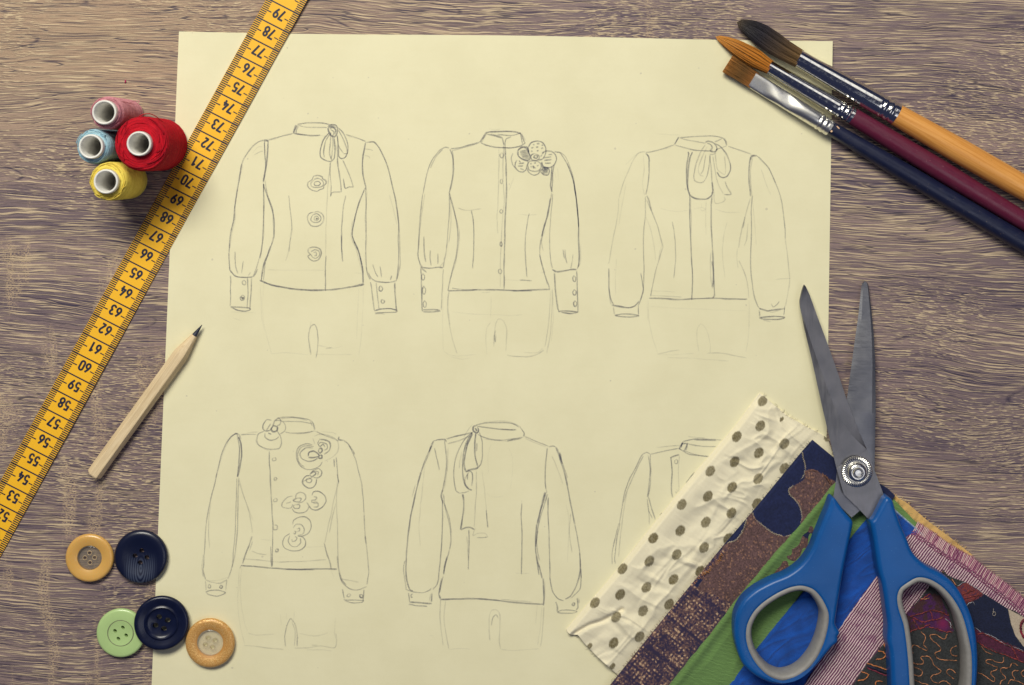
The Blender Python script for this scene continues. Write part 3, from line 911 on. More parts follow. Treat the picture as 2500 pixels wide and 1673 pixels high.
DRAW['D5'] = ((950, 1000, 2.57), """
.5 2 545,98 600,86 680,82 760,86 815,110
.5 2 550,105 620,115 720,125 800,126
.3 2 590,80 680,72 760,78 820,105
.45 2 700,125 800,128
.65 3 832,122 848,150 845,170
.4 2 820,105 840,140
.5 2 555,155 600,178 680,192 750,190 845,172
.3 2 600,185 700,196 740,200 790,180
.55 3 740,198 830,180
.7 3 358,186 420,168 480,155 520,145
.4 2 368,215 440,195 510,165
.35 2 525,95 495,130 470,170
.4 2 848,168 900,190 960,215 1000,232
.3 2 850,180 920,210 985,232
.6 2 285,195 310,188 350,188 358,205
.55 2 285,195 265,220 250,260 225,320 200,390
.75 3 265,225 250,270
.4 2 280,200 245,290 205,390 180,470
.7 3 200,390 175,480 155,570 140,650 125,740 115,830 108,930 105,1000 112,1080 130,1130 150,1142
.35 2 165,470 145,550
.25 2 225,350 210,470 198,600 188,720 195,860
.55 2 348,190 355,260 360,340 352,420 335,520
.35 2 370,240 365,380 345,500
.5 2 285,240 300,310 315,380
.75 4 335,505 328,545 340,590
.45 2 340,530 350,600 370,680 385,760 388,830 378,880
.4 2 345,590 380,690 390,780
.65 4 365,920 350,970 342,1030
.6 2 378,880 355,960 340,1040
.55 2 335,570 335,680 330,800 322,950 310,1050 300,1100 275,1130
.7 3 330,1060 318,1120 312,1160 322,1190
.45 2 340,1045 328,1090 318,1150
.75 3 320,1193 420,1190 540,1186 660,1196 800,1212 970,1224
.35 2 700,1192 800,1200 900,1208
.8 3 555,100 530,110 528,135 550,148 562,130 555,108
.8 4 540,115 552,135
.5 2 525,140 480,180 440,250 415,320 405,390 408,450 420,510 440,526
.7 3 525,142 490,200 468,270 462,350 462,410 475,470 500,500 520,505
.85 3 525,150 490,220 475,300 472,350 480,392
.85 3 545,145 538,210 540,290 558,360
.9 4 478,388 510,378 550,370 560,360
.55 2 565,140 585,200 585,280 575,340 558,365
.6 2 552,210 548,260
.65 2 480,392 500,385 520,395 525,430 518,480
.6 3 492,400 490,440
.5 2 500,392 480,430 478,470 500,500
.4 2 440,526 480,520 502,512
.3 2 455,260 445,320 442,370
.75 3 460,530 468,560 465,640 458,700 450,755
.7 3 450,755 480,740 510,740 536,755
.35 2 548,385 548,500 540,620 535,740
.25 2 580,380 598,500 610,620 618,740
.5 2 610,630 615,690 620,740
.3 2 540,740 525,790 555,778 600,776 620,800
.4 2 548,804 590,804 620,798
.55 2 500,755 502,830 500,920 498,1005
.35 2 486,795 492,870 496,950
.6 2 832,590 828,680 835,780 832,900 830,1035
.25 2 832,565 830,595
.2 2 790,1026 880,1030
.12 2 640,220 620,290 625,400
.12 2 750,240 775,310 770,420 760,500
.12 2 610,530 660,550 720,545
.5 2 1000,235 1030,230 1045,235
.4 2 990,240 985,320 980,420 985,500
.4 2 995,240 980,360 978,470 990,520
.75 3 978,520 960,590 945,650 930,720
.55 2 995,530 965,620 940,710 925,790 918,860
.6 2 985,520 955,620
.65 3 925,720 918,800 920,880 930,950 945,1000 962,1060
.45 2 935,760 925,850 945,950
.55 3 925,920 940,1040
.75 3 965,1060 970,1150 968,1230
.35 2 978,1080 975,1200
.6 2 1000,550 998,650 1002,760 1006,860 1008,980 1010,1060 1025,1140 1060,1185 1095,1200
.35 2 985,540 998,600
.65 3 1045,235 1065,290 1085,350 1110,440 1130,540 1150,640 1165,720
.7 4 1070,270 1085,340
.45 2 1055,240 1090,340 1120,430
.5 2 1165,720 1180,800 1195,890 1202,980 1205,1060
.35 2 1140,650 1130,760 1148,900
.3 2 1020,290 1060,380 1090,470
.2 2 1110,590 1130,720 1118,960
.6 3 1195,900 1200,970 1195,1040 1170,1120 1140,1170 1105,1190
.45 2 1205,1000 1205,1080 1195,1130 1140,1185
.45 2 98,950 92,1000 100,1070 105,1130
.4 2 105,1130 150,1146 210,1150 250,1135 265,1122
.6 2 120,1150 128,1210
.6 3 270,1150 265,1210
.35 2 262,1155 252,1205
.65 3 128,1208 180,1212 268,1220
.6 2 122,1222 180,1230 240,1234
.6 2 150,1158 138,1165 140,1178 150,1176
.6 3 1045,1205 1055,1235 1055,1270
.65 3 1180,1180 1185,1240 1175,1260
.5 2 1190,1185 1192,1215
.5 2 1055,1272 1080,1260 1130,1258 1178,1265 1150,1276 1080,1278 1055,1272
.7 3 1152,1212 1165,1215 1160,1230 1150,1226 1152,1212
.35 2 322,1195 320,1290 325,1380 340,1480
.3 2 355,1200 345,1300 355,1400 375,1505
.35 2 972,1240 965,1340 960,1420 948,1490
.25 2 958,1240 950,1360 930,1480
.2 2 930,1220 920,1350
.2 2 375,1505 450,1500 510,1502
.25 2 700,1505 780,1512 860,1505 940,1500
.3 2 632,1450 628,1380 630,1300 645,1262 675,1258 695,1290 694,1380 692,1450 700,1505
.4 2 640,1355 650,1310 672,1288 685,1310
.15 2 250,1415 280,1420
""")
DRAW['D6'] = ((1380, 950, 2.1687), """
.5 2 625,278 690,265 760,265 830,270
.45 2 645,290 720,302 800,305
.5 3 680,268 800,272
.7 3 625,278 610,305 605,320
.65 3 615,290 645,290 640,325
.6 2 650,285 630,330
.5 3 620,285 612,312
.55 2 600,315 660,345 760,358
.4 2 620,325 700,350 755,360
.4 2 600,315 530,328 450,345
.35 2 570,302 620,298
.35 2 650,250 680,255 740,260
.5 2 450,345 430,335 405,350 380,400 345,470 315,550 300,630 285,720
.4 2 415,355 375,430 335,520 310,600
.4 2 285,710 265,790 250,860 248,930
.45 2 290,710 272,800 262,900 265,925
.35 2 330,540 310,640 295,760 282,890
.5 2 450,345 452,420 450,490 440,570
.4 2 440,350 450,430 442,520 435,575
.55 2 440,570 455,620 475,690
.4 2 435,580 440,640 462,685
.35 2 440,600 445,680 446,720
.65 3 555,365 580,355 605,348
.6 2 558,360 565,440 562,520 568,575
.35 2 605,352 600,430 602,510 600,545
.5 2 588,372 596,382 592,396 582,394 580,380 588,372
.3 2 588,530 594,538 588,550 582,540
.6 3 685,440 660,470 640,500
.5 2 512,655 500,670
.3 2 480,310 590,300
""")
def make_drawings():
    labels = {'D1': 'pencil blouse with a neck bow and three rosette buttons', 'D2': 'pencil blouse with a shaded flower brooch on the shoulder',
              'D3': 'faint pencil blouse with a bow and a wide front placket', 'D4': 'pencil blouse with five curling blossoms down its front',
              'D5': 'pencil blouse with a dark hanging ribbon at the collar', 'D6': 'pencil blouse half covered by the dotted cloth'}
    rg = np.random.default_rng(3)
    k = 0
    for key, (crop, txt) in DRAW.items():
        mb = MB()
        for ln in txt.strip().splitlines():
            a = ln.split(None, 2)
            d, wd = float(a[0]), float(a[1])
            if d < .3: d *= .72
            pts = catmull(parse(a[2], crop), 7)
            n = len(pts)
            passes = 2 if d > .35 else 1
            for q in range(passes):
                L = np.linalg.norm(np.diff(pts, axis=0), axis=1).sum()
                ph = rg.random()*100
                s = np.linspace(0, L, n)
                jit = np.stack([vnoise(s/22+ph, s*0, 5)-.5, vnoise(s/22+ph+50, s*0, 9)-.5], 1)*(1.3 if q == 0 else 2.6)
                pr = .55+.6*vnoise(s/16+ph, s*0+2, 11)
                end = np.minimum(1, np.minimum(s, L-s)/min(8, L/3+1e-6)+.35)
                dd = d*pr*end*(.72 if q == 0 else .36)
                ww = (1.7+.66*wd*(.55+.45*d))*(.75+.5*vnoise(s/12+ph, s*0+7, 13))
                xp = pts+jit
                z = paper_z(xp[:, 0], xp[:, 1]) + 3e-5 + 1.2e-7*k
                k += 1
                xy = np.array([P(x, y, zz)[:2] for (x, y), zz in zip(xp, z)])
                mb.ribbon(xy, ww*S, z, np.clip(dd, 0, 1))
        o = mb.build('blouse_drawing', GRAPH, paper)
        o['label'] = labels[key]
make_drawings()

# ================================================================== tape measure
def arc(cx, cy, rx, ry, a0, a1, n=14):
    t = np.radians(np.linspace(a0, a1, n))
    return np.stack([cx+rx*np.cos(t), cy+ry*np.sin(t)], 1)
def glyph(ch):
    """stroke paths of a condensed numeral in a box 0.5 wide, 1 high"""
    J = np.vstack
    A = np.array
    if ch == '0': return [J([arc(.25, .76, .2, .19, 180, 0), arc(.25, .24, .2, .19, 0, -180), A([[.05, .76]])])]
    if ch == '1': return [A([[.08, .72], [.17, .8], [.3, .95], [.3, .05]])]
    if ch == '2': return [J([arc(.25, .74, .2, .21, 170, -25), A([[.06, .06], [.46, .06]])])]
    if ch == '3': return [J([arc(.24, .745, .19, .2, 165, -75), arc(.24, .27, .21, .22, 75, -165)])]
    if ch == '4': return [A([[.3, .95], [.05, .3], [.48, .3]]), A([[.36, .52], [.36, .04]])]
    if ch == '5': return [J([A([[.43, .94], [.1, .94], [.07, .54]]), arc(.25, .32, .2, .27, 125, -160)])]
    if ch == '6': return [J([A([[.36, .95], [.16, .62]]), arc(.25, .29, .2, .24, 150, 510, 30)])]
    if ch == '9': return [J([A([[.14, .05], [.34, .38]]), arc(.25, .71, .2, .24, -30, 330, 30)])]
    if ch == '7': return [A([[.04, .94], [.46, .94], [.18, .04]])]
    if ch == '8': return [arc(.25, .745, .175, .2, -90, 270, 26), arc(.25, .28, .205, .235, 90, 450, 28)]

TAPE_Z = .0011
def tape_height(py):
    return .0009 + .0012*sstep(140, -60, py) + .0003*np.sin(py*.008)
def make_tape():
    ty = NT('yellow_tape_vinyl'); co = ty.coord()
    n = ty.noise(co, 60, 3); n2 = ty.noise(co, 2500, 2)
    ty.set(Base_Color=ty.mix(n, (.90, .47, .012, 1), (.94, .51, .018, 1)), Roughness=.55, Normal=ty.bump(n2, .1, .0002))
    spk = ty.rng(ty.noise(co, 300, 0), .82, .88)
    ink = simple('navy_print_ink', (.012, .013, .035), .55, var=.3)
    L0 = np.array([648.7, 0.]); ax = np.array([-.4829, .8757]); ac = np.array([.8757, .4829]); WD = 89.3
    cm = 51.75
    root = thing('tape_measure', 'yellow tape measure with black centimetre numbers lying diagonally past the spools', 'tape measure', P(330, 640, 0))
    # band
    ts = np.linspace(-90, 1620, 90); mb = []
    W = [(-.0, 0), (0.0, 1), (.5, 1), (1.0, 1), (1.0, 0)]
    V = []; prof = [(0.003, -1), (0, -.4), (0.006, 0), (.25, .25), (.5, .3), (.75, .25), (.994, 0), (1, -.4), (.997, -1)]
    for t in ts:
        base = L0+ax*t
        z = float(tape_height(base[1]+20))
        for (u, h) in prof:
            p = base+ac*WD*u
            zz = z+(h*.00010 if h > 0 else h*.0004)
            V.append(P(p[0], p[1], zz))
    m = len(prof); F = []
    for i in range(len(ts)-1):
        for j in range(m-1):
            F.append((i*m+j, (i+1)*m+j, (i+1)*m+j+1, i*m+j+1))
        F.append((i*m+m-1, (i+1)*m+m-1, (i+1)*m, i*m))
    sharp(link('band', mesh('band', V, F), ty.m, root), 40)
    def top_z(p, u):
        return float(tape_height(p+20)) + .00003 + .0000*u
    def zat(t, u):
        base = L0+ax*t
        hh = np.interp(u, [0, .006, .25, .5, .75, .994, 1], [0, 0, .25, .3, .25, 0, 0])
        return float(tape_height(base[1]+20)) + hh*.00010 + .00004
    def to(t, u):
        p = L0+ax*t+ac*WD*u
        z = zat(t, u)
        return P(p[0], p[1], z)
    def line(mb, t0, u0, t1, u1, wpx, n=6):
        q = np.array([to(t0+(t1-t0)*s, u0+(u1-u0)*s) for s in np.linspace(0, 1, n)])
        mb.ribbon(q[:, :2], wpx*S, q[:, 2])
    marks = MB()
    rg = np.random.default_rng(5)
    t79 = 40.8/.8757      # the long line below 79 meets the left edge here
    skew = -2.6
    for kc in range(-3, 30):
        tl = t79 + kc*cm
        line(marks, tl, .003, tl+skew*.18, .18, 4.4); line(marks, tl+skew*.181, .181, tl+skew*.82, .82, 3.3, 8); line(marks, tl+skew*.821, .821, tl+skew, .997, 4.4)
        for m_ in range(1, 10):
            t = tl+m_*cm/10
            ln = .185 + rg.normal()*.004
            if m_ == 5: line(marks, t, .003, t-.9, .30, 2.9)
            else: line(marks, t, .003, t-.6, ln, 2.9)
            if m_ == 5:
                line(marks, t-2.2, .70, t-2.0, .825, 2.6); line(marks, t-2.2, .84, t-2.2, .997, 2.9)
            else: line(marks, t-2, .83-rg.random()*.012, t-2.2, .997, 2.9)
    marks.build('scale_marks', ink, root, False)['kind'] = 'stuff'
    H = 25.5
    for kc in range(-1, 28):
        num = 79-kc
        if num > 79 or num < 51: continue
        tl = t79 + (kc-1)*cm     # upper line of the cell
        mb = MB()
        for i, ch in enumerate(str(num)):
            for path in glyph(ch):
                q = path.copy()
                x = (q[:, 0]-.25)*.92*H + (-7.6 if i == 0 else 7.6)
                y = (q[:, 1]-.5)*H
                # reading direction runs from the right edge to the left, glyph tops towards smaller numbers
                u = .515 - x/WD; t = tl + .40*cm + y - .9
                p3 = np.array([to(a, b) for a, b in zip(t, u)])
                d = np.linalg.norm(np.diff(p3[:, :2], axis=0), axis=1); keep = np.r_[True, d > 1e-6]
                p3 = p3[keep]
                pp = resample(p3, max(12, len(p3)))
                # square overshoot at sharp corners
                if ch in '1457':
                    pp = []
                    for a, b in zip(p3[:-1], p3[1:]):
                        dv = (b-a)/max(np.linalg.norm(b-a), 1e-9)*S*1.5
                        seg = np.linspace(0, 1, 4)[:, None]*(b+dv-a+dv)+a-dv if np.linalg.norm(b-a) > 8*S else np.linspace(0, 1, 3)[:, None]*(b-a)+a
                        mb.ribbon(seg[:, :2], 5.1*S, seg[:, 2])
                else: mb.ribbon(pp[:, :2], 5.1*S, pp[:, 2])
        o = mb.build('numeral', ink, root, False)
make_tape()

# ================================================================== thread spools
CORE = simple('ivory_spool_plastic', (.80, .785, .74), .35, var=.03, scale=120)
def thread_material(name, rgb, dark):
    t = NT(name); co = t.coord()
    n = t.noise(t.mapping(co, (300, 300, 2200)), 1, 3, .6); n2 = t.noise(co, 1600, 3, .6)
    f = t.math('ADD', t.math('MULTIPLY', n, .5), t.math('MULTIPLY', n2, .5))
    k = t.attr('tint')
    kk = t.n('ShaderNodeSeparateColor'); t.l(k, kk.inputs[0])
    t.set(Base_Color=t.mix(t.math('ADD', t.math('MULTIPLY', t.rng(f, .33, .62), .35), t.math('MULTIPLY', kk.outputs[0], .65)), tuple(dark)+(1,), tuple(rgb)+(1,)), Roughness=.75, Normal=t.bump(n2, .3, .0003))
    t.b.inputs['Specular IOR Level'].default_value = .25
    return t.m
def make_spool(top_px, r_px, rgb, dark, label, h=.042, seed=1, r_top=None, loops=()):
    kk = (CAM_H-h)/CAM_H
    bx, by = (top_px[0]-1250)*S*kk, Y0+(NADIR-top_px[1])*S*kk
    root = thing('thread_spool', label, 'thread spool', (bx, by, 0), 'thread spools standing on the table')
    rg = np.random.default_rng(seed)
    ro, ri = .0055, .00445
    if seed == 0: pass
    pr = [(ri, .0012), (ri, h-.0006), (ri+.0002, h-.0001), (ri+.00045, h), (ro-.0003, h), (ro-.00005, h-.0004), (ro, h-.001), (ro, .0008), (ro+.0004, .0006), (ro+.0004, 0), (ri, 0), (ri, .0012)]
    v, f = lathe_verts(pr, 56, (bx, by, 0)); sharp(link('core', mesh('core', v, f), CORE, root), 60)
    rad = r_px*S
    mat = thread_material('thread_'+label.split()[0], rgb, dark)
    mb = MB()
    # packed body under the outer windings
    zt = h-.0042; zb = .0006; ch = .0016
    body = [(ro+.00005, zb), (rad-.0008, zb+.0004), (rad-.0003, zb+.0018), (rad-.0003, zt-ch), (rad-.0006, zt-ch*.4), (rad-.0014, zt-.0002), (ro+.0012, zt+.0007), (ro+.00005, zt+.0008)]
    v, f = lathe_verts(body, 48, (bx, by, 0)); mb.add(v, f, (.05, .05, .05))
    # side windings, laid in a shallow crossing helix
    tr = .00027
    def shade(q, sd):
        return np.repeat(np.clip(.15+1.1*fbm(q, q*0+sd, sd, 2), 0, 1)[:, None], 3, 1)
    for lay, (turns, ph) in enumerate(((74, 0.), (22, 1.3))):
        n = turns*26
        s = np.linspace(0, 1, n); th = s*turns*2*math.pi*(1 if lay == 0 else -1)+ph
        zz = zb+.0012+(zt-ch*.6-zb-.0012)*(s if lay == 0 else (.5-.5*np.cos(s*math.pi*5))) + (rg.random(n)-.5)*.00006
        rr = rad-.00018+lay*.00012+.00018*(vnoise(s*turns*1.7, s*0, seed+3)-.5) - .0006*sstep(zt-ch*1.6, zt-ch*.2, zz)
        mb.tube(np.stack([bx+rr*np.cos(th), by+rr*np.sin(th), zz], 1), tr if lay == 0 else tr*.8, 5, c=shade(s*turns*(1.1 if lay == 0 else 2.7), seed+lay))
    # end windings: jittered spirals over the shoulder
    for lay in range(2):
        r0, r1 = ro+.0002, rad-.0007
        turns = int((r1-r0)/.00046); n = turns*34
        s = np.linspace(0, 1, n); th = s*turns*2*math.pi+lay*2
        rr = r0+(r1-r0)*s +   .00060*(fbm(th*1.1+lay*9, s*turns*1.3, seed+5)-.5)
        zz = zt+.0008-.0011*((rr-r0)/(r1-r0))**2*1.1 + .00055*(fbm(th*2.3, s*turns*2.1, seed+8)-.45)+lay*.00008
        mb.tube(np.stack([bx+rr*np.cos(th), by+rr*np.sin(th), zz], 1), tr*1.0, 5, c=shade(th*1.7, seed+4+lay))
    # stray chords across the shoulder
    for k in range(16):
        a = rg.random()*6.28; da = .25+rg.random()*.8; rr0 = ro+(rad-ro)*rg.uniform(.3, .95); rr1 = ro+(rad-ro)*rg.uniform(.3, .97)
        s = np.linspace(0, 1, 14); rr = rr0+(rr1-rr0)*s; q = (rr-ro)/(rad-ro)
        zz = zt+.0008-.0012*q**2+.0004+.0002*np.sin(s*3.14)
        mb.tube(np.stack([bx+rr*np.cos(a+da*s), by+rr*np.sin(a+da*s), zz], 1), tr*.75, 4, c=(.9*rg.random(),)*3)
    mb.build('thread', mat, root)
    for lp in loops:
        q = MB(); pts = np.array([P(x, y, z) for x, y, z in lp]); q.tube(catmull(pts, 8), .00020, 6, c=(.8, .8, .8)); q.build('loose_strand', mat, root)
    return root
make_spool((254, 274.5), 37.5, srgb(222, 156, 164), srgb(176, 108, 122), 'dusty pink thread spool standing against the red one', seed=2, h=.041,
           loops=[[(262, 240, .0355), (285, 245, .033), (305, 249, .028), (325, 254, .021), (338, 251, .0195), (339, 247, .0195), (328, 247, .021), (312, 251, .024)]])
make_spool((338.8, 351), 63, srgb(206, 10, 34), srgb(122, 2, 28), 'fat bright red thread spool touching the tape measure', seed=3, h=.042,
           loops=[[(340, 284, .0375), (352, 279, .037), (366, 278, .035), (380, 284, .032), (391, 293, .029), (400, 300, .026)]])
make_spool((221.4, 358), 40.5, srgb(180, 214, 224), srgb(126, 170, 194), 'pale blue thread spool between the pink and yellow ones', seed=5, h=.040)
make_spool((258, 443.5), 44.5, srgb(244, 224, 106), srgb(214, 184, 66), 'lemon yellow thread spool in front of the red one', seed=6, h=.040)

# ================================================================== pencil
def make_pencil():
    wd = NT('bare_basswood'); co = wd.coord()
    ang = math.atan2(-(794-1160), 493-230)
    m = wd.mapping(co, (160, 2600, 2600), (0, 0, 0))
    rt = wd.n('ShaderNodeVectorRotate'); rt.rotation_type = 'Z_AXIS'; wd.l(co, rt.inputs['Vector']); rt.inputs['Angle'].default_value = -ang
    g = wd.noise(wd.mapping(rt.outputs[0], (90, 1900, 1900)), 1, 3, .6); g2 = wd.noise(wd.mapping(rt.outputs[0], (25, 300, 300)), 1, 2)
    f = wd.math('ADD', wd.math('MULTIPLY', g, .6), wd.math('MULTIPLY', g2, .4))
    wd.set(Base_Color=wd.mix(wd.rng(f, .3, .7), srgba(206, 180, 140), srgba(234, 212, 174)), Roughness=.7, Normal=wd.bump(g, .15, .0003))
    gr = simple('pencil_graphite', (.035, .038, .06), .35, metal=.3, var=.4, scale=1800, bump=.3)
    rad = .0037; zc = rad*.94
    a0 = np.array(P(229, 1160, zc)); tip = np.array(P(493.5, 793, zc-.0006))
    d = tip-a0; L = np.linalg.norm(d); d /= L
    side = np.cross([0, 0, 1.], d); side /= np.linalg.norm(side); up = np.cross(d, side)
    root = thing('pencil', 'short unpainted wooden pencil with a sharpened graphite point lying on the paper edge', 'pencil', (a0[0], a0[1], 0))
    def ring(s, r, hexm, n=60, rot=R(4)):
        th = np.arange(n)*2*math.pi/n
        hx = math.cos(math.pi/6)/np.cos(((th-rot) % (math.pi/3))-math.pi/6)
        rr = r*(hexm*np.minimum(hx, .992)+(1-hexm))
        return (a0+d*s)[None]+rr[:, None]*(side[None]*np.cos(th)[:, None]+up[None]*np.sin(th)[:, None])
    st = [(0.0012*0, rad*.90, 1), (.0006, rad, 1)]
    st += [(s, rad, 1) for s in np.linspace(.004, L-.0185, 10)]
    st += [(L-.0165, rad*.97, .95), (L-.0145, rad*.86, .8), (L-.012, rad*.71, .6), (L-.009, rad*.53, .45), (L-.0062, rad*.37, .3)]
    V = np.vstack([ring(*q) for q in st]); n = 60; F = []
    for i in range(len(st)-1):
        for j in range(n): F.append((i*n+j, i*n+(j+1) % n, (i+1)*n+(j+1) % n, (i+1)*n+j))
    F.append(tuple(range(n))[::-1]); F.append(tuple((len(st)-1)*n+j for j in range(n)))
    sharp(link('wooden_shaft', mesh('wooden_shaft', V, F), wd.m, root), 14)
    st = [(L-.0064, rad*.375, .6), (L-.0046, rad*.30, 1), (L-.0022, rad*.17, 1), (L-.0004, rad*.06, 1), (L, rad*.02, 1)]
    V = np.vstack([ring(q[0], q[1], q[2], 12, R(20)) for q in st]); n = 12; F = []
    for i in range(len(st)-1):
        for j in range(n): F.append((i*n+j, i*n+(j+1) % n, (i+1)*n+(j+1) % n, (i+1)*n+j))
    F.append(tuple((len(st)-1)*n+j for j in range(n)))
    sharp(link('graphite_tip', mesh('graphite_tip', V, F), gr, root), 20)
make_pencil()

# ================================================================== buttons
def drill(me, holes, zlo=-.002, zhi=.01, sx=1.0):
    """cut the four sewing holes through a button mesh"""
    a = bpy.data.objects.new('tmp_a', me); COL.objects.link(a)
    bm = bmesh.new()
    for (x, y, r, stretch, rot) in holes:
        M = Matrix.Translation((x, y, (zlo+zhi)/2)) @ Matrix.Rotation(rot, 4, 'Z') @ Matrix.Diagonal((stretch, 1, 1, 1))
        bmesh.ops.create_cone(bm, cap_ends=True, segments=20, radius1=r, radius2=r, depth=zhi-zlo, matrix=M)
    cm_ = bpy.data.meshes.new('tmp_c'); bm.to_mesh(cm_); bm.free()
    b = bpy.data.objects.new('tmp_b', cm_); COL.objects.link(b)
    md = a.modifiers.new('cut', 'BOOLEAN'); md.operation = 'DIFFERENCE'; md.object = b; md.solver = 'EXACT'
    dg = bpy.context.evaluated_depsgraph_get(); dg.update()
    out = bpy.data.meshes.new_from_object(a.evaluated_get(dg))
    bpy.data.objects.remove(a); bpy.data.objects.remove(b)
    return out
def button_mesh(prof, holes, seg=72):
    v, f = lathe_verts(prof, seg)
    # close the two poles
    n = len(prof)
    f = list(f); f.append(tuple(range(seg))[::-1]); f.append(tuple((n-1)*seg+j for j in range(seg)))
    me = mesh('button', v, f)
    bm = bmesh.new(); bm.from_mesh(me); bmesh.ops.recalc_face_normals(bm, faces=bm.faces); bm.to_mesh(me); bm.free()
    return drill(me, holes) if holes else me
def four(rad, rot, r, stretch=1.0, srot=0.0):
    return [(rad*math.cos(rot+k*math.pi/2), rad*math.sin(rot+k*math.pi/2), r, stretch, srot) for k in range(4)]
def place(name, me, mat, root, tilt=(0, 0, 0)):
    o = bpy.data.objects.new(name, me); COL.objects.link(o); me.materials.clear(); me.materials.append(mat)
    me.polygons.foreach_set('use_smooth', np.ones(len(me.polygons), bool)); sharp(o, 38)
    o.parent = root
    return o
def ringprof(rin, R0, z, th, dish=0.0):
    return None
def clear_plastic(name, rgb, alpha, rough=.12):
    t = NT(name); t.set(Base_Color=rgb+(1,), Roughness=rough)
    tr = t.n('ShaderNodeBsdfTransparent'); tr.inputs[0].default_value = (.97, .95, .9, 1)
    mx = t.n('ShaderNodeMixShader'); mx.inputs[0].default_value = alpha
    t.l(tr.outputs[0], mx.inputs[1]); t.l(t.b.outputs[0], mx.inputs[2]); t.l(mx.outputs[0], t.out.inputs[0])
    return t.m
def make_buttons():
    # amber button with a clear centre
    z = .0016; q = P(219.6, 1361.5, z); r = 58.6*S
    root = thing('button', 'amber yellow button with a see-through centre on bare wood', 'button', (q[0], q[1], 0), 'sewing buttons')
    t = NT('amber_pearl_plastic'); co = t.coord()
    ln = t.noise(t.mapping(co, (60, 60, 60)), 1, 2)
    t.set(Base_Color=t.mix(ln, srgba(206, 158, 82), srgba(222, 176, 100)), Roughness=.32, Coat_Weight=.35, Coat_Roughness=.2, Subsurface_Weight=.25, Subsurface_Radius=(.003, .002, .0008), Subsurface_Scale=.6)
    rc = r*.505
    pr = [(rc, .0003), (r*.82, .0003), (r*.96, .0010), (r, .0019), (r*.985, .0026), (r*.94, .0031), (r*.86, .0033), (r*.70, .0030), (r*.56, .0026), (rc+.0001, .0024), (rc, .0022), (rc, .0003)]
    v, f = lathe_verts(pr, 72); place('rim', mesh('rim', v, f), t.m, root)
    cp = clear_plastic('smoky_clear_plastic', (.33, .29, .26), .30)
    prc = [(.00001, .0003), (rc-.00002, .0003), (rc-.00002, .0021), (rc*.93, .0023), (rc*.86, .0019), (.00001, .0018)]
    place('centre_disc', button_mesh(prc, four(rc*.40, R(2), rc*.15)), cp, root)
    hr = simple('pale_hole_edge', srgb(205, 180, 140), .4, var=.1)
    mb = MB()
    for (x, y, rr, _, _) in four(rc*.40, R(2), rc*.17):
        th = np.linspace(0, 2*math.pi, 21); mb.tube(np.stack([x+rr*np.cos(th), y+rr*np.sin(th), 0*th+.00185], 1), .00013, 5, cap=False)
    o = mb.build('hole_rims', hr, None); o.parent = root
    # dark button with a swirling grain
    q = P(345, 1358.5, .002); r = 65.2*S
    root = thing('button', 'smooth navy black button with swirling horn grain, half on the paper edge', 'button', (q[0], q[1], 0), 'sewing buttons')
    t = NT('navy_horn_plastic'); co = t.coord()
    wv = t.n('ShaderNodeTexWave'); wv.wave_type = 'RINGS'; wv.rings_direction = 'SPHERICAL'
    t.l(t.mapping(co, (330, 120, 0), loc=(.0, .65, 0)), wv.inputs[0]); wv.inputs['Scale'].default_value = .95; wv.inputs['Distortion'].default_value = 1.2
    wv.inputs['Detail'].default_value = 2; wv.inputs['Detail Scale'].default_value = .5
    sp = t.n('ShaderNodeSeparateXYZ'); t.l(co, sp.inputs[0])
    msk = t.math('MULTIPLY', t.rng(sp.outputs[1], .003, -.005), t.rng(t.math('ABSOLUTE', sp.outputs[0]), .0085, .005))
    t.set(Base_Color=t.mix(t.math('MULTIPLY', t.math('MULTIPLY', wv.outputs['Fac'], msk), .9), (.005, .008, .030, 1), (.06, .075, .12, 1)), Roughness=.34, Coat_Weight=.12, Coat_Roughness=.15)
    pr = [(.00001, .0003), (r*.8, .0003), (r*.97, .0014), (r, .0022), (r*.985, .003), (r*.93, .0037), (r*.82, .0040), (r*.66, .0037), (r*.5, .0031), (r*.3, .0027), (.00001, .0026)]
    o = place('disc', button_mesh(pr, four(r*.225, R(-8), r*.093)), t.m, root)
    # green button
    q = P(296, 1544.5, .0018); r = 59.6*S
    root = thing('button', 'pale green button tucked under the black rimmed one', 'button', (q[0], q[1], 0), 'sewing buttons')
    g = simple('mint_green_plastic', srgb(176, 204, 138), .34, coat=.25, var=.03, scale=80)
    pr = [(.00001, .0003), (r*.84, .0003), (r*.98, .0012), (r, .002), (r*.985, .0027), (r*.95, .0031), (r*.88, .0033), (r*.545, .0031), (r*.535, .0028), (r*.51, .0028), (r*.50, .0031), (r*.3, .0027), (.00001, .0027)]
    place('disc', button_mesh(pr, four(r*.245, R(68), r*.062, 1.45, R(-48))), g, root)
    ik = simple('grey_groove_line', srgb(128, 128, 108), .6)
    mb = MB(); th = np.linspace(0, 2*math.pi, 73); mb.tube(np.stack([.5225*r*np.cos(th), .5225*r*np.sin(th), 0*th+.00285], 1), .00017, 6, cap=False)  # thin grey ring laid into the groove
    o = mb.build('groove', ik, None); o.parent = root
    # black rimmed button leaning on the green one
    q = P(393.4, 1521.5, .0043); r = 65.9*S
    root = thing('button', 'black button with a raised rim and a ring groove leaning on the green one', 'button', (q[0], q[1], .0021), 'sewing buttons')
    k = simple('navy_black_plastic', (.005, .008, .030), .30, coat=.12, var=.15, scale=300, spec=.4)
    pr = [(.00001, .0002), (r*.8, .0002), (r*.97, .0012), (r, .002), (r*.985, .0028), (r*.94, .0033), (r*.88, .0034), (r*.78, .0030), (r*.64, .0026), (r*.61, .0029), (r*.575, .0031), (r*.54, .0027), (r*.48, .0022), (.00001, .0021)]
    place('disc', button_mesh(pr, four(r*.235, R(22), r*.103)), k, root)
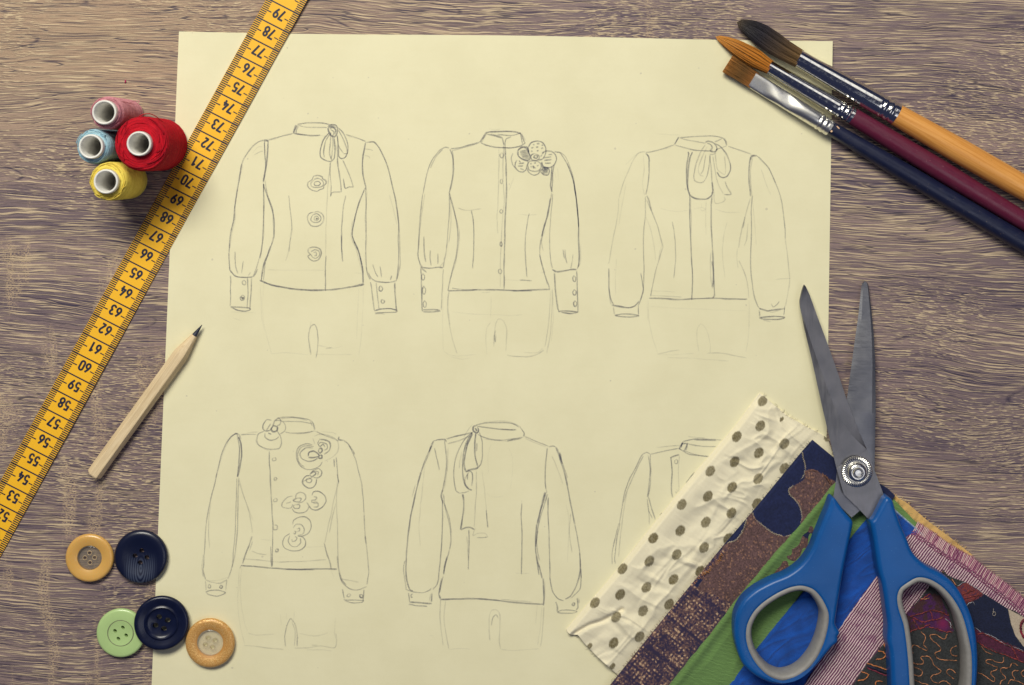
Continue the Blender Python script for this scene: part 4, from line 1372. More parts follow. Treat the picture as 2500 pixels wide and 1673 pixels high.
    root.rotation_euler = (R(-1.5), R(4.8), 0)
    # gold button with clear centre
    q = P(513.6, 1568.5, .0018); r = 60.0*S
    root = thing('button', 'glittery gold button with a clear white centre lying on the paper', 'button', (q[0], q[1], PAPER_T), 'sewing buttons')
    t = NT('gold_flake_lacquer'); co = t.coord()
    pol = t.noise(t.mapping(co, (1500, 3800, 1500), (0, 0, .45)), 1, 3, .65)
    sp = t.n('ShaderNodeVectorMath', operation='LENGTH'); t.l(co, sp.inputs[0])
    edge = t.rng(sp.outputs['Value'], r*.58, r*.70)
    fl = t.math('MULTIPLY', t.rng(pol, .46, .66), edge)
    t.set(Base_Color=t.mix(fl, srgba(196, 140, 70), srgba(255, 220, 150)), Metallic=t.math('MULTIPLY', fl, .75), Roughness=.38, Coat_Weight=.25, Coat_Roughness=.2, Normal=t.bump(pol, .35, .0004))
    rc = r*.53
    pr = [(rc, .0003), (r*.82, .0003), (r*.96, .0010), (r, .0019), (r*.985, .0026), (r*.94, .0031), (r*.86, .0033), (r*.70, .0030), (r*.58, .0026), (rc+.0001, .0024), (rc, .0022), (rc, .0003)]
    v, f = lathe_verts(pr, 72); place('rim', mesh('rim', v, f), t.m, root)
    cp = clear_plastic('milky_clear_plastic', (.80, .74, .60), .28)
    prc = [(.00001, .0003), (rc-.00002, .0003), (rc-.00002, .0021), (rc*.93, .0023), (rc*.86, .0019), (.00001, .0018)]
    place('centre_disc', button_mesh(prc, four(rc*.40, R(25), rc*.17)), cp, root)
    hr = simple('brown_hole_edge', srgb(176, 160, 128), .4, var=.1)
    mb = MB()
    for (x, y, rr, _, _) in four(rc*.40, R(25), rc*.18):
        th = np.linspace(0, 2*math.pi, 21); mb.tube(np.stack([x+rr*np.cos(th), y+rr*np.sin(th), 0*th+.0018], 1), .00014, 5, cap=False)
    o = mb.build('hole_rims', hr, None); o.parent = root
make_buttons()

# ================================================================== paint brushes
def chrome(name, rough=.13, streak=(1, 1, 1)):
    t = NT(name); co = t.coord()
    n = t.noise(co, 700, 3, .6); n2 = t.noise(co, 180, 3, .6)
    t.set(Base_Color=t.mix(t.rng(n, .4, .7), (.80, .78, .72, 1), (.62, .62, .62, 1)), Metallic=1.0,
          Roughness=t.rng(n, .35, .75, rough*(.7 if rough < .2 else .95), rough*(1.8 if rough < .2 else 1.1)), Normal=t.bump(n2, .06 if rough < .2 else .015, .0004))
    return t.m
FERR = chrome('nickel_ferrule'); FERR_C = chrome('worn_nickel_ferrule', .33)
def bristle_material():
    t = NT('bristle_hair'); c = t.attr('tint')
    t.set(Base_Color=c, Roughness=.42)
    t.b.inputs['Specular IOR Level'].default_value = .35
    return t.m
HAIR = bristle_material()
C6 = (1720, 30, 4.686)

def make_brush(label, fer0, fer1, end, r0, r1, handle, hmat, mid, hw, depth, nhair, colfun, flat=None, seed=1, zlift=0.0):
    """fer0/fer1: ferrule ends (px); end: a point on the handle at the frame (px); radii in px"""
    rg = np.random.default_rng(seed)
    # the fattest part of the handle carries the brush, so the ferrule and head float a little
    zc1 = max(h[1] for h in handle)*S + .00008; zc0 = zc1
    A = np.array(P(*fer0, zc0)); B = np.array(P(*fer1, zc1))
    root = thing('paint_brush', label, 'paint brush', (B[0], B[1], 0), 'paint brushes lying side by side')
    ax = B-A; L = np.linalg.norm(ax); ax /= L
    side = np.cross([0, 0, 1.], ax); side /= np.linalg.norm(side); up = np.cross(ax, side)
    # ferrule: sections along the axis, possibly flattened at the bristle end
    s = np.r_[0, .004, np.linspace(.02, .80, 40), np.linspace(.81, 1.0, 40)]
    seg = 40; V = []
    th = np.arange(seg)*2*math.pi/seg
    for q in s:
        r = (r0+(r1-r0)*sstep(0, .85, q))*S
        for (c, w_, h_) in ((.865, .012, 1.2), (.925, .012, 1.2)):
            r += h_*S*math.exp(-((q-c)/w_)**2)
        for (c, w_, h_) in ((.842, .010, -.8), (.895, .010, -1.3), (.952, .010, -.8)):
            r += h_*S*math.exp(-((q-c)/w_)**2)
        ru = r
        if flat is not None:
            k = sstep(.16, .80, q); ru = flat*S*(1-k)+r*k
            # crease where the tube is pinched flat
            dent = math.exp(-((q-.40)/.15)**2)
        ring = []
        for a in th:
            ca, sa = math.cos(a), math.sin(a)
            if flat is not None:
                e = .62+.38*k
                sa2 = math.copysign(abs(sa)**e, sa); ca2 = math.copysign(abs(ca)**(e*.8+.2), ca)
                hgt = ru*sa2 + (-2.4*S*dent*math.cos(ca*2.6+q*12) if sa > .2 else 0)
                p = A+ax*L*q+side*r*ca2+up*hgt
                p[2] -= (1-k)*.0006
            else: p = A+ax*L*q+side*r*ca+up*ru*sa
            ring.append(p)
        V += ring
    m = len(s); F = []
    for i in range(m-1):
        for j in range(seg): F.append((i*seg+j, i*seg+(j+1) % seg, (i+1)*seg+(j+1) % seg, (i+1)*seg+j))
    F.append(tuple(range(seg))[::-1]); F.append(tuple((m-1)*seg+j for j in range(seg)))
    sharp(link('ferrule', mesh('ferrule', V, F), FERR if flat is None else FERR_C, root), 50)
    # handle
    E = np.array(P(*end, zc1)); hx = E-B; HL = np.linalg.norm(hx); hx /= HL
    prof = [(rr*S, t_*HL) for t_, rr in handle]
    ts = np.linspace(0, prof[-1][1], 60)
    rr = np.interp(ts, [p[1] for p in prof], [p[0] for p in prof])
    ker = np.ones(5)/5; rr[2:-2] = np.convolve(rr, ker, 'valid')
    pf = [(1e-5, ts[0]-.002), (rr[0]*.98, ts[0]-.002)]+list(zip(rr, ts))+[(rr[-1]*.7, ts[-1]+.002), (1e-5, ts[-1]+.0025)]
    v, f = lathe_verts(pf, 36, tuple(B), hx, (0, 0, 1))
    # let the handle rest on the table instead of hovering or sinking
    v[:, 2] = np.maximum(v[:, 2], .00006)
    link('handle', mesh('handle', v, f), hmat, root)
    # bristles
    mid = parse(mid, C6); n = len(mid)
    c = resample(mid, 24); hwv = np.interp(np.linspace(0, 1, 24), np.linspace(0, 1, n), np.array(hw)/C6[2])
    # true arc-length parameter for the widths
    tg = np.gradient(c, axis=0); tg /= np.linalg.norm(tg, axis=1)[:, None]; nr = np.stack([-tg[:, 1], tg[:, 0]], 1)
    mb = MB()
    zb = A[2] if flat is None else A[2]-.0006
    for k in range(nhair):
        a = math.sqrt(rg.random()); w_ = rg.random()*2*math.pi
        x, y = a*math.cos(w_), a*math.sin(w_)
        if flat is not None: x = rg.uniform(-1, 1); y = rg.uniform(-1, 1)
        stop = 1 - (rg.random()**2.2)*(.30 if flat is None else .05) - (.0 if flat is not None else .05*abs(x))
        m = 9; q = np.linspace(-.03, max(stop, .25), m)
        ii = np.clip(q, 0, 1)*23
        wob = 1+ .10*(vnoise(q*3+k*7.3, q*0+k, 21)-.5)*np.clip(q*3, 0, 1)
        cx = np.interp(ii, np.arange(24), c[:, 0])+np.interp(ii, np.arange(24), nr[:, 0])*np.interp(ii, np.arange(24), hwv)*x*wob
        cy = np.interp(ii, np.arange(24), c[:, 1])+np.interp(ii, np.arange(24), nr[:, 1])*np.interp(ii, np.arange(24), hwv)*x*wob
        # sample below the start so that hairs leave the ferrule mouth
        cx[0] += -tg[0, 0]*6; cy[0] += -tg[0, 1]*6
        dz = np.interp(ii, np.arange(24), hwv/hwv[0])*depth*y
        sink = np.interp(q, [0, .4, 1], [0, .15, .55])*(zb-.0018) if flat is None else 0*q
        z = np.maximum(zb-sink+dz*(1 if flat is not None else np.interp(q, [0, 1], [1, .7])), .0007+PAPER_T)
        z = np.maximum(z, paper_z(cx, cy)+.0003)
        pts = np.array([P(px, py, zz) for px, py, zz in zip(cx, cy, z)])
        col = colfun(np.clip(q, 0, 1), x, rg)
        mb.tube(pts, np.linspace(.00016, .00006, m), 3, c=col, cap=False)
    o = mb.build('bristles', HAIR, root); o['kind'] = 'stuff'
    return root

def ramp(q, stops):
    t = [s[0] for s in stops]
    return np.stack([np.interp(q, t, [s[1][k] for s in stops]) for k in range(3)], 1)
def colA(q, x, rg):
    c = ramp(q, [(0, srgb(122, 94, 58)), (.35, srgb(82, 68, 58)), (.62, srgb(36, 34, 48)), (.9, srgb(48, 44, 44)), (1, srgb(92, 76, 58))])
    return c*rg.uniform(.45, 1.5)
def colB(q, x, rg):
    c = ramp(q, [(0, srgb(196, 124, 44)), (.5, srgb(190, 122, 44)), (1, srgb(222, 152, 62))])
    return c*(rg.uniform(.75, 1.25) if rg.random() > .14 else rg.uniform(.15, .4))
def colC(q, x, rg):
    c = ramp(q, [(0, srgb(150, 98, 48)), (.4, srgb(116, 84, 46)), (.85, srgb(152, 104, 52)), (1, srgb(205, 140, 74))])
    return c*(rg.uniform(.7, 1.25) if rg.random() > .2 else rg.uniform(.2, .5))

def wood_paint(name, c0, c1, rough, ang, coat=.2, speck=0.0, speckcol=(.7, .6, .5)):
    t = NT(name); co = t.coord()
    rt = t.n('ShaderNodeVectorRotate'); rt.rotation_type = 'Z_AXIS'; t.l(co, rt.inputs['Vector']); rt.inputs['Angle'].default_value = ang
    g = t.noise(t.mapping(rt.outputs[0], (30, 900, 900)), 1, 3, .6)
    c = t.mix(t.rng(g, .3, .7), tuple(c0)+(1,), tuple(c1)+(1,))
    if speck:
        s1 = t.rng(t.noise(co, 330, 3, .7), .70, .74); s2 = t.rng(t.noise(co, 1100, 2, .6), .70, .74)
        c = t.mix(t.math('MULTIPLY', t.math('MAXIMUM', s1, s2), speck), c, tuple(speckcol)+(1,))
    t.set(Base_Color=c, Roughness=t.rng(t.noise(co, 240, 3), .3, .7, rough*.8, rough*1.25), Coat_Weight=coat, Coat_Roughness=.25, Normal=t.bump(t.math('ADD', g, t.noise(co, 900, 2)), .06, .0004))
    return t.m
HAND_A = wood_paint('orange_varnished_wood', srgb(206, 138, 62), srgb(228, 164, 86), .42, R(30), .2, .35, srgb(120, 84, 50))
HAND_B = wood_paint('burgundy_lacquer', (.105, .010, .034), (.125, .013, .040), .40, R(30), .25, .45, srgb(170, 110, 120))
HAND_C = wood_paint('navy_black_lacquer', (.006, .009, .034), (.009, .013, .042), .40, R(30), .15, .5, srgb(150, 130, 110))

brA = make_brush('orange handled paint brush with a dark brown bristle head', (1947.3, 141.4), (2187.3, 279.7), (2500, 459), 22, 27,
           [(0, 26.5), (.1, 27.2), (.5, 30.5), (.9, 30), (1.3, 27), (1.9, 22)], HAND_A,
           "1065,522 900,430 730,316 570,207 465,152 368,116", [106, 119, 130, 128, 98, 34], .0040, 1500, colA, None, 1, .0006)
brB = make_brush('burgundy handled paint brush with a pointed orange bristle head', (1875.6, 162.7), (2080.6, 284), (2500, 540), 16.6, 21.5,
           [(0, 21.5), (.12, 22.6), (.5, 25), (1, 22), (1.7, 17)], HAND_B,
           "729,622 550,515 385,418 280,358 185,306 122,279", [80, 106, 106, 92, 62, 12], .0031, 1100, colB, None, 2, .0012)
brC = make_brush('black handled paint brush with a flat golden bristle head and pinched ferrule', (1836.5, 194.3), (2026.7, 313), (2500, 594), 20.6, 20.2,
           [(0, 17.5), (.08, 18.5), (.4, 22.5), (1, 23), (1.6, 18)], HAND_C,
           "546,770 450,708 360,650 262,588", [98, 101, 105, 108], .0009, 1000, colC, 7.0, 3, 0.0)
# bare wood showing where the black lacquer has chipped off beside the ferrule
def chip():
    m = simple('chipped_bare_wood', srgb(205, 168, 135), .7, var=.15, scale=900)
    for (px, py, w_, h_, s) in ((2043.5, 311.5, 7.5, 4.0, 1), (2030, 320.5, 3.4, 3.2, 2)):
        mb = MB(); rg = np.random.default_rng(s)
        zt = .00755 if s == 1 else .0079
        ring = []
        for k in range(14):
            a = k/14*2*math.pi; q = .6+.5*rg.random()
            x, y = math.cos(a)*w_*q, math.sin(a)*h_*q
            ca, sa = math.cos(R(30)), math.sin(R(30))
            ring.append(P(px+x*ca-y*sa, py+x*sa+y*ca, zt+.0002*math.cos(a)))
        ring = np.array(ring); v = np.vstack([ring, ring-np.array([0, 0, .0022])]); n = 14
        mb.add(v, [tuple(range(n))[::-1]]+[tuple(range(n, 2*n))]+[(j, (j+1) % n, n+(j+1) % n, n+j) for j in range(n)])
        o = mb.build('bare_wood_chip', m, brC, False)
chip()

# ================================================================== scissors
def scissors():
    C7 = (1900, 650, 2.411); C8 = (1750, 1150, 2.9987)
    st = NT('brushed_scissor_steel'); co = st.coord()
    g = st.noise(st.mapping(co, (2600, 120, 300), (0, 0, R(-16))), 1, 3, .6); n2 = st.noise(co, 90, 3)
    st.set(Base_Color=st.mix(st.rng(n2, .3, .7), (.20, .20, .22, 1), (.26, .255, .275, 1)), Metallic=.85, Roughness=st.rng(g, .3, .7, .34, .5), Normal=st.bump(g, .10, .0003))
    st2 = NT('ground_blade_steel'); co = st2.coord()
    g = st2.noise(st2.mapping(co, (160, 2800, 300), (0, 0, R(20))), 1, 3, .6); n2 = st2.noise(co, 70, 3)
    st2.set(Base_Color=st2.mix(st2.rng(n2, .3, .7), (.18, .185, .215, 1), (.27, .27, .29, 1)), Metallic=.85, Roughness=st2.rng(g, .3, .7, .32, .46), Normal=st2.bump(g, .14, .0003))
    blue = NT('blue_handle_plastic'); co = blue.coord()
    b1 = blue.noise(co, 3000, 2, .6); b2 = blue.noise(co, 60, 3)
    spk = blue.rng(blue.noise(co, 1500, 1), .72, .78)
    c = blue.mix(blue.rng(b2, .3, .7), (.003, .078, .295, 1), (.005, .090, .335, 1))
    c = blue.mix(blue.math('MULTIPLY', spk, .35), c, (.1, .3, .6, 1))
    blue.set(Base_Color=c, Roughness=.36, Normal=blue.bump(b1, .14, .0002)); blue.b.inputs['Specular IOR Level'].default_value = .42
    grey = simple('soft_grey_grip', (.27, .26, .25), .55, var=.06, scale=500, bump=.1)
    bolt_m = chrome('polished_bolt', .26)
    root = thing('scissors', 'open scissors with blue and grey handles lying across the fabric pile', 'scissors', P(2093, 1153, 0))
    def zb(py): return .0012 + .0082*max(0., min(1.3, (py-690)/(1290-690)))
    # --- blade on top: from its tip past the pivot to the right handle
    Lp = parse("150,108 138,135 124,198 124,225 150,352 200,560 255,812 300,1005 345,1200", C7)
    Rp = parse("152,108 161,116 186,172 230,295 296,472 350,625 405,790 460,935 521,1078", C7)
    Mp = parse("151,108 150,118 128,205 132,260 178,400 250,610 338,845 430,990 519,1077", C7)
    N = 60
    L, M_, Rr = resample(Lp, N), resample(catmull(Mp, 6), N), resample(Rp, N)
    T = .0016
    V = []; lift = .0019
    for i in range(N):
        py = M_[i][1]; z = zb(py)+lift
        V += [P(*L[i], z+.0004), P(*L[i], z+.0009), P(*M_[i], z+T), P(*Rr[i], z+.0009), P(*Rr[i], z+.0004)]
    F = []
    for i in range(N-1):
        for j in range(4):
            F.append((i*5+j, (i+1)*5+j, (i+1)*5+j+1, i*5+j+1))
        F.append((i*5+4, (i+1)*5+4, (i+1)*5, i*5))
    F.append((0, 1, 2, 3, 4))
    # tang: continues flat to the right handle
    b0 = (N-1)*5
    tang = parse("345,1195 362,1262 386,1342 470,1425 560,1520 640,1400 600,1290 562,1188 541,1125 521,1078", C7)
    tz = [zb(p[1])+lift for p in tang]
    nb = len(V); k = len(tang)
    for p, z in zip(tang, tz): V.append(P(*p, z+.00155))
    for p, z in zip(tang, tz): V.append(P(*p, z+.0003))
    F.append(tuple(nb+i for i in range(k))[::1]); F.append(tuple(nb+k+i for i in range(k))[::-1])
    for i in range(k): j = (i+1) % k; F.append((nb+i, nb+k+i, nb+k+j, nb+j))
    me = mesh('upper_blade', V, F)
    bm = bmesh.new(); bm.from_mesh(me); bmesh.ops.recalc_face_normals(bm, faces=bm.faces); bm.to_mesh(me); bm.free()
    o = link('blade', me, st.m, root, True); sharp(o, 9)
    # --- lower blade: from its tip behind the pivot to the left handle
    Lp = parse("507,88 497,92 490,115 470,300 442,500 405,775 372,950 350,1100 345,1200", C7)
    Rp = parse("510,88 520,91 530,105 548,252 562,400 571,560 574,850 570,1040 567,1190", C7)
    L, Rr = resample(Lp, N), resample(Rp, N); V = []
    for i in range(N):
        py = (L[i][1]+Rr[i][1])/2; z = zb(py)
        mid = L[i]*.75+Rr[i]*.25; mid2 = L[i]*.12+Rr[i]*.88
        V += [P(*L[i], z), P(*L[i], z+.0008), P(*mid, z+.00125), P(*mid2, z+.00135), P(*Rr[i], z+.0009), P(*Rr[i], z)]
    F = []
    for i in range(N-1):
        for j in range(5): F.append((i*6+j, (i+1)*6+j, (i+1)*6+j+1, i*6+j+1))
        F.append((i*6+5, (i+1)*6+5, (i+1)*6, i*6))
    F.append((0, 1, 2, 3, 4, 5))
    tang = parse("346,1195 340,1260 322,1372 432,1480 480,1440 540,1360 567,1190", C7)
    tz = [zb(p[1]) for p in tang]; nb = len(V); k = len(tang)
    for p, z in zip(tang, tz): V.append(P(*p, z+.0013))
    for p, z in zip(tang, tz): V.append(P(*p, z+.0001))
    F.append(tuple(nb+i for i in range(k))); F.append(tuple(nb+k+i for i in range(k))[::-1])
    for i in range(k): j = (i+1) % k; F.append((nb+i, nb+k+i, nb+k+j, nb+j))
    me = mesh('lower_blade', V, F)
    bm = bmesh.new(); bm.from_mesh(me); bmesh.ops.recalc_face_normals(bm, faces=bm.faces); bm.to_mesh(me); bm.free()
    o = link('blade', me, st2.m, root, True); sharp(o, 14)
    # --- pivot: toothed washer and domed bolt
    pz = zb(1153)+lift+.0016
    c = np.array(P(1900+462/2.411, 650+1210/2.411, pz))
    rw = 90/2.411*S
    ring = []; n = 44*4; mb = MB()
    prof = [(.72, .0001), (.74, .0008), (.99, .0007), (1.0, .0002)]
    for j in range(n):
        a = j/n*2*math.pi; tooth = .5+.5*math.cos(44*a)
        for (r_, h_) in [(.45, .0006), (.64, .0007), (.70, .0009), (.74, .0009+.0002*tooth), (.95, .00065+.0004*tooth), (1.0, .0003+.0002*tooth), (1.0, -.0002)]:
            ring.append(c+np.array([math.cos(a)*rw*r_, math.sin(a)*rw*r_, h_]))
    m = 7; F = []
    for j in range(n):
        for i in range(m-1): F.append((j*m+i, j*m+i+1, ((j+1) % n)*m+i+1, ((j+1) % n)*m+i))
    mb.add(np.array(ring), F); o = mb.build('pivot_washer', bolt_m, root); sharp(o, 40)
    pr = [(.64, .0004), (.63, .0011), (.58, .0018), (.48, .0024), (.40, .0026), (.36, .0025), (.345, .0025)]
    v, f = lathe_verts([(a*rw, b) for a, b in pr], 48, tuple(c)); ob = link('bolt', mesh('bolt', v, f), bolt_m, root)
    pr = [(.36, .0022), (.35, .0030), (.32, .0033), (.26, .0034), (.22, .0033), (.20, .0030), (.0001, .0029)]
    v, f = lathe_verts([(a*rw, b) for a, b in pr], 8, tuple(c)); v2 = link('bolt_end', mesh('bolt_end', v, f), bolt_m, ob); sharp(v2, 25)
    # --- handles
    ZH0, ZH1 = .0068, .0176
    def loop(txt, n=150, z=None):
        p = resample(catmull(parse(txt, C8), 6, True), n, True)
        return np.array([P(a, b, z or (ZH1-.001))[:2] for a, b in p])
    outL = "850,195 868,205 930,290 992,365 996,395 962,560 930,720 890,960 868,1112 880,1145 902,1188 886,1215 886,1255 845,1290 800,1345 720,1440 620,1510 500,1560 400,1555 280,1500 190,1415 145,1300 127,1190 135,1060 190,950 280,870 400,805 520,755 620,680 690,580 730,480 770,380 812,280 838,205"
    holL = "620,853 700,880 760,950 800,1040 797,1130 767,1250 715,1360 640,1450 560,1500 470,1515 380,1480 300,1400 250,1310 228,1220 235,1130 280,1040 350,970 450,905 540,865"
    outR = "1245,190 1285,212 1310,290 1350,400 1390,490 1430,590 1490,660 1560,710 1640,750 1720,810 1790,900 1850,1020 1885,1130 1905,1250 1912,1400 1902,1568 1880,1690 1810,1830 1660,1900 1480,1880 1330,1770 1285,1650 1278,1568 1270,1400 1262,1310 1246,1240 1250,1140 1235,1010 1210,830 1185,740 1165,620 1150,520 1125,375 1150,345 1225,205"
    holR = "1400,830 1470,793 1550,805 1640,860 1720,950 1780,1060 1820,1200 1845,1330 1850,1450 1845,1568 1820,1680 1740,1770 1600,1800 1490,1770 1435,1680 1425,1568 1415,1400 1400,1250 1380,1120 1345,1010 1333,930 1350,870"
    for nm, o_, h_ in (('left', outL, holL), ('right', outR, holR)):
        ol, hl = loop(o_, 220), loop(h_, 140)
        ho = curve_solid('handle', [ol, hl], ZH0, ZH1, .0021, blue.m, root, 4)
        # grey lining: a band inside the hole, thicker at the middle of its height
        n = len(hl); t = np.roll(hl, -1, 0)-np.roll(hl, 1, 0); t /= np.linalg.norm(t, axis=1)[:, None]
        nr = np.stack([-t[:, 1], t[:, 0]], 1)
        cen = hl.mean(0); sgn = np.sign(((cen-hl)*nr).sum(1)).mean(); nr *= 1 if sgn > 0 else -1
        sec = [(-.0016, -.0010), (-.0011, .0002), (-.0001, .0007), (.0008, .0004), (.0015, -.0006), (.0021, -.0025), (.0022, -.0045), (.0020, -.0066), (.0010, -.0082), (-.0006, -.0084), (-.0016, -.0075)]
        V = []
        for (off, dz) in sec:
            q = hl+nr*off; V.append(np.c_[q, np.full(n, ZH1-.0006+dz*(1.3 if dz < -.002 else 1))])
        V = np.vstack(V); k = len(sec); F = []
        for i in range(k):
            i2 = (i+1) % k
            for j in range(n): F.append((i*n+j, i*n+(j+1) % n, i2*n+(j+1) % n, i2*n+j))
        me = mesh('grip_lining', V, F); bm = bmesh.new(); bm.from_mesh(me); bmesh.ops.recalc_face_normals(bm, faces=bm.faces); bm.to_mesh(me); bm.free()
        link('grip_lining', me, grey, ho)
    # pale moulded lip where the steel enters the right handle
    lip = MB()
    q = np.array([P(a, b, ZH1-.0065) for a, b in parse("1138,362 1180,308 1228,236 1248,202", C8)])
    lip.tube(catmull(q, 4), .0011, 10); lip.build('moulded_lip', simple('pale_blue_flash', (.10, .20, .36), .45, var=.1), root)
scissors()

# ================================================================== fabric pile
K6 = (1380, 950, 2.1687); K8 = (1750, 1150, 2.9987); K9 = (2180, 1350, 4.853); K10 = (1480, 1300, 4.203)
def coons(top, bottom, left, right, nu, nv):
    T, B = resample(top, nu+1), resample(bottom, nu+1); L, Rr = resample(left, nv+1*1), resample(right, nv+1)
    u = np.linspace(0, 1, nu+1)[None, :, None]; v = np.linspace(0, 1, nv+1)[:, None, None]
    p = (1-v)*T[None]+v*B[None]+(1-u)*L[:, None]+u*Rr[:, None] \
        - ((1-u)*(1-v)*T[0]+u*(1-v)*T[-1]+(1-u)*v*B[0]+u*v*B[-1])
    return p, np.broadcast_to(u[..., 0], (nv+1, nu+1)), np.broadcast_to(v[..., 0], (nv+1, nu+1))
def inside(px, py, poly):
    c = np.zeros(px.shape, bool); n = len(poly)
    for i in range(n):
        x0, y0 = poly[i]; x1, y1 = poly[(i+1) % n]
        hit = ((y0 > py) != (y1 > py)) & (px < (x1-x0)*(py-y0)/((y1-y0) if y1 != y0 else 1e-9)+x0)
        c ^= hit
    return c
def dist_poly(px, py, pl):
    d = np.full(px.shape, 1e9)
    for a, b in zip(pl[:-1], pl[1:]):
        ab = b-a; t = np.clip(((px-a[0])*ab[0]+(py-a[1])*ab[1])/(ab@ab+1e-9), 0, 1)
        d = np.minimum(d, np.hypot(px-a[0]-t*ab[0], py-a[1]-t*ab[1]))
    return d
def fabric_material(name, kind, p1=3.2, p2=3.2, bump=.5, a=None, b=None, contrast=.25):
    t = NT(name); uv = t.attr('weave', 'Vector'); tint = t.attr('tint')
    sp = t.n('ShaderNodeSeparateXYZ'); t.l(uv, sp.inputs[0]); u, v = sp.outputs[0], sp.outputs[1]
    wob = t.noise(t.mapping(uv, (.05, .05, 1)), 1, 3)
    u = t.math('ADD', u, t.math('MULTIPLY', wob, 5)); v = t.math('ADD', v, t.math('MULTIPLY', wob, 4))
    su = t.math('SINE', t.math('MULTIPLY', u, 6.2832/p1)); sv = t.math('SINE', t.math('MULTIPLY', v, 6.2832/p2))
    if kind == 'twill':
        h = t.math('SINE', t.math('ADD', t.math('MULTIPLY', u, 6.2832/p1), t.math('MULTIPLY', v, 6.2832/p2)))
    elif kind == 'stripe':
        h = su
    else: h = t.math('MULTIPLY', su, sv)
    fuzz = t.noise(t.mapping(uv, (.45, .45, 1)), 1, 3, .7); slub = t.noise(t.mapping(uv, (.03, .35, 1)), 1, 2)
    h01 = t.math('MULTIPLY_ADD', h, .5, .5)
    col = tint
    if kind == 'stripe':
        dash = t.math('MULTIPLY_ADD', sv, .22, .78)
        m = t.math('MULTIPLY', t.rng(h01, .32, .72), dash)
        blot = t.rng(t.noise(t.mapping(uv, (.035, .035, 1)), 1, 3, .6), .52, .68)
        m = t.math('MULTIPLY', m, t.math('SUBTRACT', 1.0, t.math('MULTIPLY', blot, .55)))
        col = t.mix(m, tint, b)
    hv = t.math('ADD', t.math('MULTIPLY', h01, .5), t.math('ADD', t.math('MULTIPLY', fuzz, .35), t.math('MULTIPLY', slub, .15)))
    col = t.mix(contrast, col, t.mix(t.rng(hv, .3, .75), (.02, .02, .02, 1), (1, 1, 1, 1)), 'SOFT_LIGHT')
    t.set(Base_Color=col, Roughness=.85, Sheen_Weight=.2, Sheen_Roughness=.5, Normal=t.bump(t.math('ADD', h01, fuzz), bump, .0002))
    t.b.inputs['Specular IOR Level'].default_value = .2
    return t.m
def make_cloth(name, label, top, bottom, left, right, zfun, colfun, mat, step=(2.2, 2.2), thick=.0007, ang=0.0):
    W = max(np.linalg.norm(np.diff(top, axis=0), axis=1).sum(), np.linalg.norm(np.diff(bottom, axis=0), axis=1).sum())
    H = max(np.linalg.norm(np.diff(left, axis=0), axis=1).sum(), np.linalg.norm(np.diff(right, axis=0), axis=1).sum())
    nu, nv = int(W/step[0]), int(H/step[1])
    p, u, v = coons(top, bottom, left, right, nu, nv)
    px, py = p[..., 0], p[..., 1]
    z = zfun(px, py, u, v)
    k = S*(CAM_H-z)/CAM_H
    X, Y = (px-1250)*k, Y0+(NADIR-py)*k
    V = np.stack([X, Y, z], -1).reshape(-1, 3)
    col = colfun(px, py, u, v).reshape(-1, 3)
    ca, sa = math.cos(ang), math.sin(ang)
    uv = np.stack([px*ca+py*sa, -px*sa+py*ca], -1).reshape(-1, 2)
    w = nu+1
    idx = np.arange(w*(nv+1)).reshape(nv+1, w)
    F = np.stack([idx[:-1, :-1], idx[1:, :-1], idx[1:, 1:], idx[:-1, 1:]], -1).reshape(-1, 4).tolist()
    # skirt gives the cut edge its thickness
    edge = np.r_[idx[0, :], idx[1:, -1], idx[-1, -2::-1], idx[-2:0:-1, 0]]
    base = len(V); ev = V[edge].copy(); ev[:, 2] = np.maximum(ev[:, 2]-thick, .00004)
    V = np.vstack([V, ev]); col = np.vstack([col, col[edge]]); uv = np.vstack([uv, uv[edge]])
    n = len(edge)
    F += [[int(edge[i]), int(edge[(i+1) % n]), base+(i+1) % n, base+i] for i in range(n)]
    me = mesh(name, V, F, col, None, uv)
    root = thing(name, label, 'fabric', P(float(px.mean()), float(py.mean()), 0), 'fabric pieces fanned out under the scissors')
    o = link('cloth', me, mat, root)
    return root
def wrinkle(px, py, ang, sx, sy, seed, amp, sharpn=2.0):
    ca, sa = math.cos(ang), math.sin(ang)
    a, b = (px*ca+py*sa)/sx, (-px*sa+py*ca)/sy
    wx = fbm(a*1.3+5, b*1.3, seed+40, 2)-.5
    r = 1-np.abs(2*fbm(a+wx, b+wx*1.2, seed, 3)-1)
    return amp*np.clip(r, 0, 1)**sharpn
A_ = np.array
def cat(*a): return np.vstack(a)

